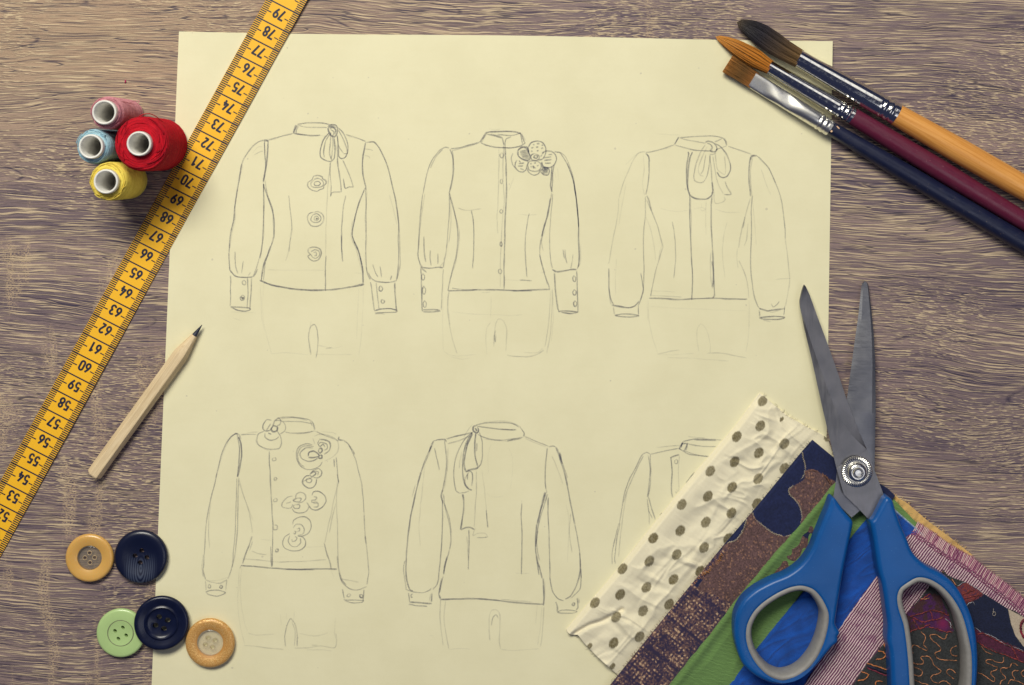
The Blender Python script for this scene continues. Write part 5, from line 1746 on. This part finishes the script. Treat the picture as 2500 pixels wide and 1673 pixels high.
# ---- cream cloth with olive dots
DOTS = parse("1045,63 1033,195 908,252 1160,290 1025,338 897,385 768,435 1160,420 1022,475 884,520 755,568 617,612 1015,607 880,657 744,705 609,750 466,790 862,792 735,840 590,877 445,912 303,952 714,965 573,1008 430,1050 291,1088 157,1132 550,1140 412,1175 269,1208 393,1312 256,1345 128,1362 1146,160 250,1468 700,1100 525,1275 850,930 985,745 1395,250", K6)
def cream_col(px, py, u, v):
    base = A_([.83, .76, .565]); olive = A_(srgb(92, 80, 40))
    c = np.broadcast_to(base, px.shape+(3,)).copy()
    c *= (.97+.06*fbm(px/60, py/60, 3))[..., None]
    m = np.zeros(px.shape)
    ca, sa = math.cos(R(-55)), math.sin(R(-55))
    rg = np.random.default_rng(2)
    for i, (dx, dy) in enumerate(DOTS):
        a, b = (px-dx)*ca+(py-dy)*sa, -(px-dx)*sa+(py-dy)*ca
        ra, rb = 14.3, 10.7
        if i == 33: ra, rb = 7.5, 3.8
        if i in (32, 34): ra, rb = 9, 6
        d = np.hypot(a/ra, b/rb)+(vnoise(px/2.2, py/2.2, 8)-.5)*.12
        m = np.maximum(m, sstep(1.08, .92, d)*(.88+.12*rg.random()))
    thr = .72+.28*vnoise(px/1.9, py/1.9, 4)
    m = (m*thr)[..., None]
    return c*(1-m)+olive*m
PW_L = cat(parse("1310,270 1255,332 1000,642 850,816 600,1120 250,1555", K6), A_([[1400., 1785]]))
CR_L = parse("1030,20 905,190 690,440 400,800 240,1000 110,1150 5,1275", K6)
CR_T = cat(parse("1030,20 1110,88 1190,150 1280,200 1360,240 1392,265 1425,365", K6), A_([[2060., 1175]]))
CR_B = cat(parse("5,1275 14,1292 32,1302 66,1302 100,1347 170,1420 270,1508", K6), A_([[1600., 1745]]))
CR_R = A_([[2060., 1175], [1900., 1400], [1600., 1745]])
def under(px, py):
    """distance left of the patchwork's edge"""
    s = np.where((px-1984)*(1667-1074)-(py-1074)*(1495-1984) > 0, -1, 1)
    return s*dist_poly(px, py, PW_L)
def cream_z(px, py, u, v):
    dl = dist_poly(px, py, CR_L)
    z = .0014 + .0018*sstep(0, 14, dl)*sstep(75, 25, dl)
    z = z*(.30+.70*np.sqrt(np.clip(1-(1-np.clip(dl/16, 0, 1))**2, 0, 1)))
    z = z + sstep(10, 70, dl)*sstep(1.0, .72, u)*sstep(-6, 40, under(px, py))*(wrinkle(px, py, R(24), 170, 60, 11, .0019, 2.6)+wrinkle(px, py, R(-48), 200, 60, 23, .0011, 3.0))
    gr = parse("40,1302 85,1275 130,1250 200,1228 300,1170", K6); d = dist_poly(px, py, gr)
    z = z - .0016*np.exp(-(d/5.5)**2)*sstep(230, 120, np.hypot(px-gr[0, 0], py-gr[0, 1]))
    # the far end lies as a thin single layer
    te = sstep(0, .05, v)
    z = z*(.45+.55*te)
    lay = parse("1110,88 1150,200 1260,300 1330,350", K6)
    z = z + .0006*sstep(6, -2, dist_poly(px, py, lay))
    return np.clip(z, PAPER_T+.0005, np.where(under(px, py) < 12, .0026, .0060))
make_cloth('dotted_fabric', 'crumpled cream fabric with olive green dots lying over the paper', CR_T, CR_B, CR_L, CR_R, cream_z, cream_col,
           fabric_material('cream_dotted_weave', 'plain', 4.2, 4.2, .45, contrast=.22), (2.1, 2.1), .0010, R(35))

# ---- beige cloth end that sticks out on the right
BG_T = cat(A_([[2150., 1190]]), parse("1300,180 1400,240 1550,370 1700,480 1800,560 1876,618", K8))
BG_R = cat(parse("1876,618 1862,636 1840,640", K8), A_([[2290., 1430]]))
BG_L = A_([[2150., 1190], [2130., 1330]]); BG_B = A_([[2130., 1330], [2290., 1430]])
make_cloth('beige_fabric', 'thin beige fabric strip peeking out beside the purple striped one', BG_T, BG_B, BG_L, BG_R,
           lambda px, py, u, v: .0008+wrinkle(px, py, R(40), 30, 60, 4, .0009),
           lambda px, py, u, v: np.broadcast_to(A_(srgb(212, 172, 108)), px.shape+(3,))*(.9+.2*fbm(px/12, py/12, 6))[..., None],
           fabric_material('beige_cotton', 'plain', 3, 3, .5), (3, 3), .0006, R(35))

# ---- navy and brown patchwork cloth
PW_T = cat(parse("1310,270 1425,365", K6), A_([[2090., 1146], [2169., 1194], [2186., 1211]]))
PW_R = A_([[2186., 1211], [2080., 1350], [1740., 1785]]); PW_B = A_([[1400., 1785], [1740., 1785]])
BROWN1 = catmull(parse("1440,500 1385,470 1345,440 1300,430 1270,445 1268,470 1250,490 1215,510 1185,532 1190,560 1220,590 1245,630 1253,680 1248,715 1300,760 1500,700", K6), 3, True)
BROWN2 = catmull(parse("990,655 1010,690 1045,722 1100,762 1165,780 1230,768 1400,900 1100,1500 600,1300 780,930 850,820 905,800 940,752 960,690", K6), 3, True)
TWEED = parse("850,845 832,880 780,940 700,1020 690,1045 720,1070 770,1085 870,1130 1000,1200 900,1700 0,1800 200,1500 780,880", K6)
def pw_col(px, py, u, v):
    navy, brown = A_((.013, .019, .068)), A_(srgb(98, 74, 74))
    c = np.broadcast_to(navy, px.shape+(3,)).copy()*(.75+.5*vnoise(px/3, py/3, 5))[..., None]
    sp = hash2(np.floor(px/2.4), np.floor(py/2.4), 9)
    br = brown*(.62+.8*sp)[..., None]
    br = np.where((hash2(np.floor(px/3), np.floor(py/3), 19) > .93)[..., None], A_(srgb(150, 112, 92)), br)
    m = inside(px, py, BROWN1) | inside(px, py, BROWN2)
    c[m] = br[m]
    ca, sa = math.cos(R(38)), math.sin(R(38))
    a, b = px*ca+py*sa, -px*sa+py*ca
    tw = inside(px+6*(vnoise(px/7, py/7, 3)-.5), py+6*(vnoise(px/7+9, py/7, 3)-.5), TWEED)
    h1 = hash2(np.floor(a/4.6), np.floor(b/4.6), 31); h2 = hash2(np.floor(a/2.3), np.floor(b/2.3), 37)
    plaid = .5+.5*np.sin(a/31*6.283+1)*1.0
    lvl = .30*h1+.26*h2+.22*(.5+.5*np.sin(a/9.2*6.283))*(.5+.5*np.sin(b/9.2*6.283))+.30*fbm(a/26, b/26, 41)-.20*sstep(.95, 1, .5+.5*np.sin(b/88*6.283+1.1))
    t1 = sstep(.34, .62, lvl)[..., None]; t2 = sstep(.62, .74, lvl)[..., None]
    tc = A_(srgb(52, 44, 72))*(1-t1)+A_(srgb(114, 86, 82))*t1
    tc = tc*(1-t2)+A_(srgb(206, 172, 140))*t2
    tan = (sstep(.5, .75, fbm(a/14, b/14, 55)))[..., None]
    tc = tc*(1-.0*tan)
    c[tw] = tc[tw]
    return c
def pw_z(px, py, u, v):
    return .0042 + wrinkle(px, py, R(60), 160, 90, 31, .0011) - .0012*sstep(.22, 1, u) - .0008*sstep(.03, 0, u)
pwr = make_cloth('patchwork_fabric', 'navy and brown patchwork fabric with white edge stitching and tweed end', PW_T, PW_B, PW_L, PW_R, pw_z, pw_col,
           fabric_material('patchwork_weave', 'plain', 3.2, 3.2, .5, contrast=.22), (2.1, 2.1), .0009, R(38))
def stitch(root, name, path, zz, rgb, wid=1.6, amp=2.2, per=2.6, seed=0, zig=True, fuzz=.5):
    """a line of thread stitches along a path (px)"""
    rg = np.random.default_rng(seed)
    L = np.linalg.norm(np.diff(path, axis=0), axis=1).sum(); n = max(int(L/per), 4)
    p = resample(path, n); t = np.gradient(p, axis=0); t /= np.linalg.norm(t, axis=1)[:, None]; nr = np.stack([-t[:, 1], t[:, 0]], 1)
    sg = np.where(np.arange(n) % 2 == 0, 1, -1)[:, None] if zig else 0
    q = p+nr*amp*sg*.5+rg.normal(size=p.shape)*fuzz
    pts = np.array([P(a, b, zz+(.0001 if i % 2 else .0003)) for i, (a, b) in enumerate(q)])
    mb = MB(); mb.tube(pts, wid*S/2, 5, cap=True)
    o = mb.build(name, simple('thread_'+name, rgb, .8, var=.35, scale=900), root)
    return o
for i, pth in enumerate(("1255,335 1262,370 1272,410 1268,440 1250,480 1185,530 1192,562 1225,595 1246,632 1253,680 1248,712", "990,655 1010,690 1045,722 1100,762 1165,780 1196,772", "960,690 940,750 905,798 858,816")):
    stitch(pwr, 'edge_stitching', catmull(parse(pth, K6), 8), .0046, srgb(186, 172, 148), 1.7, 3.0, 2.2, i)
for i, pth in enumerate(("1268,440 1300,430 1345,440 1385,470 1405,500", "1285,470 1310,485 1345,500 1375,510")):
    stitch(pwr, 'edge_stitching', catmull(parse(pth, K6), 8), .0046, srgb(120, 84, 70), 3.5, 4.0, 1.6, 20+i)
stitch(pwr, 'edge_stitching', catmull(parse("830,870 815,905 760,960 690,1030", K6), 8), .0046, srgb(190, 130, 70), 2.0, 9.0, 2.2, 30, fuzz=1.5)

# ---- green cloth
GR_L = cat(A_([[2090., 1118]]), parse("1425,495 1330,605 1050,932 900,1115 550,1568", K6), A_([[1545., 1788]]))
GR_T = A_([[2090., 1118], [2149., 1184], [2239., 1278]]); GR_R = A_([[2239., 1278], [2150., 1450], [1860., 1788]]); GR_B = A_([[1545., 1788], [1860., 1788]])
GREEN = A_(srgb(106, 140, 80))
make_cloth('green_fabric', 'plain leaf green fabric between the patchwork and the bright blue one', GR_T, GR_B, GR_L, GR_R,
           lambda px, py, u, v: .0043+wrinkle(px, py, R(-50), 420, 110, 51, .0009)+.0012*np.exp(-((dist_poly(px, py, GR_L)-12)/10)**2)*sstep(.02, .1, v)-.0010*sstep(6, 0, dist_poly(px, py, GR_L))-.0018*sstep(30, 0, dist_poly(px, py, GR_T)),
           lambda px, py, u, v: np.broadcast_to(GREEN, px.shape+(3,))*(.93+.14*fbm(px/40, py/40, 7))[..., None],
           fabric_material('green_twill', 'twill', 4.5, 4.5, .7, contrast=.4), (3.2, 3.2), .0009, R(40))

# ---- bright blue cloth
BL_L = cat(A_([[2160., 1215]]), parse("1110,340 975,500 620,905 285,1310 100,1560", K8), A_([[1695., 1782]]))
BL_T = cat(A_([[2160., 1215]]), parse("1315,290 1440,398", K8), A_([[2262., 1312]])); BL_R = A_([[2262., 1312], [2180., 1500], [2060., 1785]]); BL_B = A_([[1695., 1782], [2060., 1785]])
make_cloth('blue_fabric', 'plain bright blue knitted fabric between the green and purple striped ones', BL_T, BL_B, BL_L, BL_R,
           lambda px, py, u, v: .0053+wrinkle(px, py, R(-35), 120, 34, 61, .0010)-.0005*sstep(5, 0, dist_poly(px, py, BL_L))-.0014*sstep(22, 0, dist_poly(px, py, BL_T)),
           lambda px, py, u, v: np.where((dist_poly(px, py, BL_T) < 3.2)[..., None], A_(srgb(150, 170, 185)), A_((.008, .076, .38))*(.75+.5*fbm(px/26, py/26, 9))[..., None]),
           fabric_material('blue_knit', 'plain', 3.6, 3.2, .8, contrast=.45), (2.6, 2.6), .0008, R(15))

# ---- purple striped cloth with overlocked edge
PU_L = cat(parse("1470,380 1390,490 1185,752 940,1092 800,1310 640,1568", K8), A_([[1890., 1785]]))
PU_T = cat(parse("1470,380 1560,440 1640,497 1700,540 1790,592 1870,640 2000,740 2120,830 2249,940", K8), A_([[2565., 1515]]))
PU_R = A_([[2565., 1515], [2450., 1785]]); PU_B = A_([[1890., 1785], [2450., 1785]])
PURP = A_(srgb(112, 46, 94))
def pu_z(px, py, u, v):
    dt = dist_poly(px, py, PU_T)
    return .0063+wrinkle(px, py, R(35), 140, 60, 71, .0008)-.0040*sstep(45, 0, dt)-.0004*sstep(4, 0, dist_poly(px, py, PU_L))
pur = make_cloth('striped_fabric', 'purple and white fine striped fabric with a frayed overlocked edge', PU_T, PU_B, PU_L, PU_R, pu_z,
           lambda px, py, u, v: np.broadcast_to(PURP, px.shape+(3,))*(.8+.4*fbm(px/9, py/9, 12))[..., None],
           fabric_material('purple_stripe_weave', 'stripe', 6.0, 4.2, .8, b=srgba(226, 200, 196), contrast=.35), (2.6, 2.6), .0008, R(36))
def overlock():
    rg = np.random.default_rng(4)
    mb = MB(); p = resample(PU_T, 104); t = np.gradient(p, axis=0); t /= np.linalg.norm(t, axis=1)[:, None]; nr = np.stack([-t[:, 1], t[:, 0]], 1)
    pal = [srgb(190, 130, 150), srgb(150, 84, 118), srgb(214, 176, 178)]
    for i in range(len(p)):
        o0 = p[i]+nr[i]*(-2.8-rg.random()*1.2)+t[i]*rg.normal()*.25; o1 = p[i]+nr[i]*(20+rg.random()*4)+t[i]*(3+rg.normal()*.3)
        s = np.linspace(0, 1, 7)[:, None]; q = o0*(1-s)+o1*s
        dt = dist_poly(q[:, 0], q[:, 1], PU_T)
        z = pu_z(q[:, 0], q[:, 1], None, None)+.00025+.0002*np.sin(s[:, 0]*3.14)
        z[0] -= .0008
        mb.tube(np.array([P(a, b, c) for (a, b), c in zip(q, z)]), 1.15*S, 5, c=pal[[0, 0, 2, 2, 1][rg.integers(5)]])
    for off, per in ((24, 3.5), (30, 3.0)):
        q = resample(p+nr*off, 260)+rg.normal(size=(260, 2))*1.3
        z = pu_z(q[:, 0], q[:, 1], None, None)+.0004
        mb.tube(np.array([P(a, b, c) for (a, b), c in zip(q, z)]), 1.2*S, 5, c=pal[1])
    # frayed ends
    for k in range(60):
        i = rg.integers(len(p)); a = p[i]; b = a-nr[i]*rg.uniform(3, 8)+t[i]*rg.normal()*5
        z0 = float(pu_z(np.array([a[0]]), np.array([a[1]]), None, None)[0])
        mb.tube(np.array([P(*a, z0), P(*((a+b)/2+rg.normal(size=2)), z0-.0006), P(*b, z0-.0009)]), .5*S, 4, c=pal[rg.integers(3)])
    tn = NT('overlock_thread'); tn.set(Base_Color=tn.attr('tint'), Roughness=.75)
    o = mb.build('overlock_stitching', tn.m, pur); o['kind'] = 'stuff'
overlock()

# ---- dark embroidered cloth
DK_L = cat(parse("1660,725 1550,862 1400,1040 1230,1260 1100,1420 1000,1568", K8), A_([[2010., 1785]]))
DK_T = cat(parse("1660,725 1690,765 1745,790 1830,820 1940,890 2035,950 2130,1010 2190,1030 2249,1072", K8), A_([[2565., 1540]]))
DK_R = A_([[2565., 1540], [2565., 1785]]); DK_B = A_([[2010., 1785], [2565., 1785]])
OLIVE1 = parse("580,180 640,240 760,300 870,350 760,400 700,330 640,260", K9)
RUST = parse("760,400 880,345 960,395 1080,480 1020,540 880,600 820,540 780,470", K9)
PLUM = parse("150,720 400,480 560,500 660,740 730,930 560,940 430,880 330,900 200,940 60,960 60,800", K9)
NAVY = parse("880,600 1020,540 1080,485 1360,660 1400,860 1480,1040 1600,1180 1600,1190 1400,1080 1240,1020 1080,950 960,880 900,700", K9)
WHITE = parse("1365,665 1600,790 1600,1160 1540,1100 1450,980 1400,840", K9)
BAND = parse("970,900 1080,950 1240,1020 1400,1085 1600,1175 1600,1310 1480,1270 1300,1190 1060,1090 960,1040", K9)
def dk_col(px, py, u, v):
    n1 = hash2(np.floor(px/2.2), np.floor(py/2.2), 3)[..., None]; f = fbm(px/10, py/10, 14)[..., None]
    jx = px+4*(vnoise(px/4, py/4, 6)-.5); jy = py+4*(vnoise(px/4+7, py/4, 6)-.5)
    c = A_(srgb(50, 52, 54))*(.6+.8*n1)
    c = np.where(inside(jx, jy, OLIVE1)[..., None], A_(srgb(48, 52, 56))*(.6+.8*n1), c)
    r1 = A_(srgb(140, 62, 46))*n1+A_(srgb(72, 42, 70))*(1-n1)
    c = np.where(inside(jx, jy, RUST)[..., None], r1, c)
    s = sstep(.42, .6, f)
    pl = (A_(srgb(70, 32, 78))*(1-s)+A_(srgb(66, 40, 44))*s)*(.7+.6*n1)
    pk = np.exp(-((px-(2180+590/4.853))**2+(py-(1350+840/4.853))**2)/14**2)[..., None]
    pl = pl*(1-pk)+A_(srgb(120, 30, 80))*pk
    c = np.where(inside(jx, jy, PLUM)[..., None], pl, c)
    c = np.where(inside(jx, jy, NAVY)[..., None], A_((.010, .014, .042))*(.7+.6*n1), c)
    c = np.where(inside(jx, jy, BAND)[..., None], A_(srgb(82, 34, 58))*(.6+.7*n1), c)
    c = np.where(inside(px, py, WHITE)[..., None], A_(srgb(188, 172, 152))*(.88+.2*n1), c)
    return c
def dk_z(px, py, u, v):
    return .0074+wrinkle(px, py, R(20), 160, 90, 81, .0007)-.0003*sstep(3, 0, dist_poly(px, py, DK_L))
dk = make_cloth('embroidered_fabric', 'dark olive and plum fabric with curling orange embroidery under the scissors handle', DK_T, DK_B, DK_L, DK_R, dk_z, dk_col,
           fabric_material('dark_embroidered_weave', 'plain', 3.2, 3.2, .5, contrast=.25), (2.1, 2.1), .0008, R(20))
def embroidery():
    rg = np.random.default_rng(8)
    groups = {
     'orange_embroidery': (srgb(168, 112, 78), 2.0, .9, [
      "335,935 380,980 385,1020 365,1070 370,1100 410,1135 400,1155 360,1145 290,1105 245,1095 225,1120 228,1170 240,1190",
      "640,960 625,1010 600,1022 560,1000 510,970 460,970 440,990 460,1030 520,1080 565,1130 560,1160 505,1180 500,1210 540,1255 620,1272 760,1276",
      "755,1100 705,1125 680,1160 690,1195 725,1220 760,1220",
      "235,1305 290,1318 355,1315 360,1285 330,1245 350,1225 420,1228 460,1265 475,1310 520,1360 572,1400 540,1430 470,1450 450,1485 480,1525 540,1545 580,1520 620,1520 680,1560",
      "235,1350 300,1370 345,1400 350,1435 310,1460 250,1440 225,1420", "745,1430 710,1395 660,1380 635,1405 650,1440 690,1470 725,1495",
      "220,1500 290,1520 340,1545 420,1560",
      "1310,1240 1310,1285 1280,1305 1220,1290 1160,1265 1105,1275 1115,1305 1170,1330 1235,1360 1220,1390 1165,1410 1160,1440 1200,1480 1205,1515 1180,1525 1120,1480 1060,1440 1010,1425",
      "1480,1340 1440,1310 1405,1315 1390,1350 1350,1365 1285,1365 1275,1400 1300,1440 1335,1470 1325,1500 1290,1510 1270,1560",
      "1490,1400 1440,1395 1410,1430 1440,1480 1440,1505 1390,1510 1370,1550", "1560,1390 1520,1410 1530,1450 1560,1470", "1440,1510 1500,1530 1553,1560",
      "1050,1110 1100,1170 1180,1205", "330,545 380,550 435,535", "590,215 600,240", "700,310 750,390"]),
     'red_stitching': (srgb(122, 48, 46), 2.4, 1.6, [
      "215,745 280,790 360,820 450,800 530,790 600,760", "440,690 460,730 465,800", "220,750 400,700 450,680 560,700 660,745", "230,780 290,860 320,900 400,860 440,850", "430,880 520,900 600,930 700,940",
      "320,570 420,500 450,490", "1000,960 1080,960 1180,1010 1280,1065 1400,1110 1553,1180", "1000,1050 1080,1110 1180,1160 1300,1200 1420,1250 1553,1300", "1400,1110 1440,1170 1480,1260",
      "200,940 260,910 330,890", "820,490 880,470 960,440", "840,540 920,520 1010,500", "870,590 940,560 1060,470"]),
     'white_stitching': (srgb(150, 150, 158), 1.5, 1.5, [
      "960,880 1010,910 1040,945", "1080,950 1200,1000 1330,1085 1480,1130 1545,1165", "620,780 680,830 690,890", "770,390 860,345", "870,620 940,580 970,620", "920,380 1000,420 1080,490"]),
     'maroon_ring': (srgb(112, 18, 44), 6.0, .4, ["1600,780 1545,800 1515,860 1520,940 1553,1000 1600,1050"])}
    for nm, (rgb, wid, fz, paths) in groups.items():
        mb = MB()
        for s in paths:
            q = catmull(parse(s, K9), 8); L = np.linalg.norm(np.diff(q, axis=0), axis=1).sum(); q = resample(q, max(int(L/2.0), 5))
            q = q+rg.normal(size=q.shape)*fz*.5
            z = dk_z(q[:, 0], q[:, 1], None, None)+.00015+.0002*(np.arange(len(q)) % 2)
            mb.tube(np.array([P(a, b, c) for (a, b), c in zip(q, z)]), wid*S/2*(.75+.5*rg.random(len(q))), 5)
        mb.build(nm, simple('thread_'+nm, rgb, .7, var=.75, scale=520), dk)
    # the lower left hem of the dark cloth, seen beside the handle
    for s, rgb, wd in (("1105,1410 1200,1440 1280,1470", srgb(196, 120, 70), 3.0), ("1100,1440 1180,1475 1275,1510", srgb(120, 40, 60), 3.0), ("1105,1428 1190,1458 1280,1490", (.008, .01, .03), 7.0),
                       ("1185,1320 1215,1325 1235,1350 1210,1375 1165,1380", srgb(196, 120, 70), 2.4), ("1240,1240 1225,1275 1250,1310", srgb(196, 120, 70), 2.4), ("1060,1470 1110,1490 1085,1525 1030,1535", srgb(196, 120, 70), 2.4), ("1160,1568 1170,1540 1210,1540", srgb(196, 120, 70), 2.4)):
        q = resample(catmull(parse(s, K8), 6), 40)+rg.normal(size=(40, 2))*.5
        z = dk_z(q[:, 0], q[:, 1], None, None)+.0003
        mb = MB(); mb.tube(np.array([P(a, b, c) for (a, b), c in zip(q, z)]), wd*S/2, 5); mb.build('hem_stitching', simple('hem_thread', rgb, .75, var=.4, scale=800), dk)
    # a small loose thread loop on the navy patch
    q = catmull(parse("1190,660 1192,690 1185,700 1210,700 1218,725 1205,745 1185,740 1183,715 1200,705", K9), 5)
    z = dk_z(q[:, 0], q[:, 1], None, None)+.0005
    mb = MB(); mb.tube(np.array([P(a, b, c) for (a, b), c in zip(q, z)]), .5*S, 5); mb.build('loose_thread', simple('pale_loose_thread', srgb(170, 160, 150), .8), dk)
embroidery()

# ---- fibres fraying from the cut edges
def fray(root, path, zf, rgb, n, seed, out=1, length=(3, 8)):
    rg = np.random.default_rng(seed); mb = MB()
    p = resample(path, 400); t = np.gradient(p, axis=0); t /= np.linalg.norm(t, axis=1)[:, None]; nr = np.stack([-t[:, 1], t[:, 0]], 1)*out
    for k in range(n):
        i = rg.integers(len(p)); L = rg.uniform(*length)
        a0 = p[i]-nr[i]*2; a2 = p[i]+nr[i]*L+t[i]*rg.normal()*L*.7; a1 = (a0+a2)/2+rg.normal(size=2)*1.2
        z0 = zf
        mb.tube(catmull(np.array([P(*a0, z0), P(*a1, z0+.0002), P(*a2, z0-.0003)]), 3), rg.uniform(.25, .5)*S, 4, c=np.array(rgb)*rg.uniform(.7, 1.3))
    tn = NT('frayed_fibre'); tn.set(Base_Color=tn.attr('tint'), Roughness=.85)
    mb.build('frayed_fibres', tn.m, root)['kind'] = 'stuff'
roots = {o.name: o for o in bpy.data.objects if o.parent is None}
fray(roots['patchwork_fabric'], PW_L[3:], .0040, srgb(120, 92, 84), 120, 1)
fray(roots['patchwork_fabric'], PW_L[:4], .0040, srgb(30, 34, 70), 50, 5)
fray(roots['green_fabric'], GR_T, .0024, srgb(110, 140, 84), 40, 2, -1)
fray(roots['beige_fabric'], BG_T, .0010, srgb(212, 176, 116), 50, 3, -1)
fray(roots['embroidered_fabric'], DK_L, .0074, srgb(70, 60, 58), 70, 4)
fray(roots['dotted_fabric'], CR_T, .0012, (.8, .74, .55), 50, 6, -1)
fray(roots['dotted_fabric'], CR_B, .0012, (.8, .74, .55), 30, 7)

# ---- a tiny scrap of magenta thread on the bare wood
q = np.array([P(305.5, 196, .0004), P(306.5, 199, .0006), P(305, 202, .0003)])
mb = MB(); mb.tube(catmull(q, 5), .0003, 6)
o = mb.build('thread_scrap', simple('magenta_lint', srgb(170, 20, 90), .8)); tag(o, 'tiny magenta thread scrap on the wood above the pink spool', 'thread')
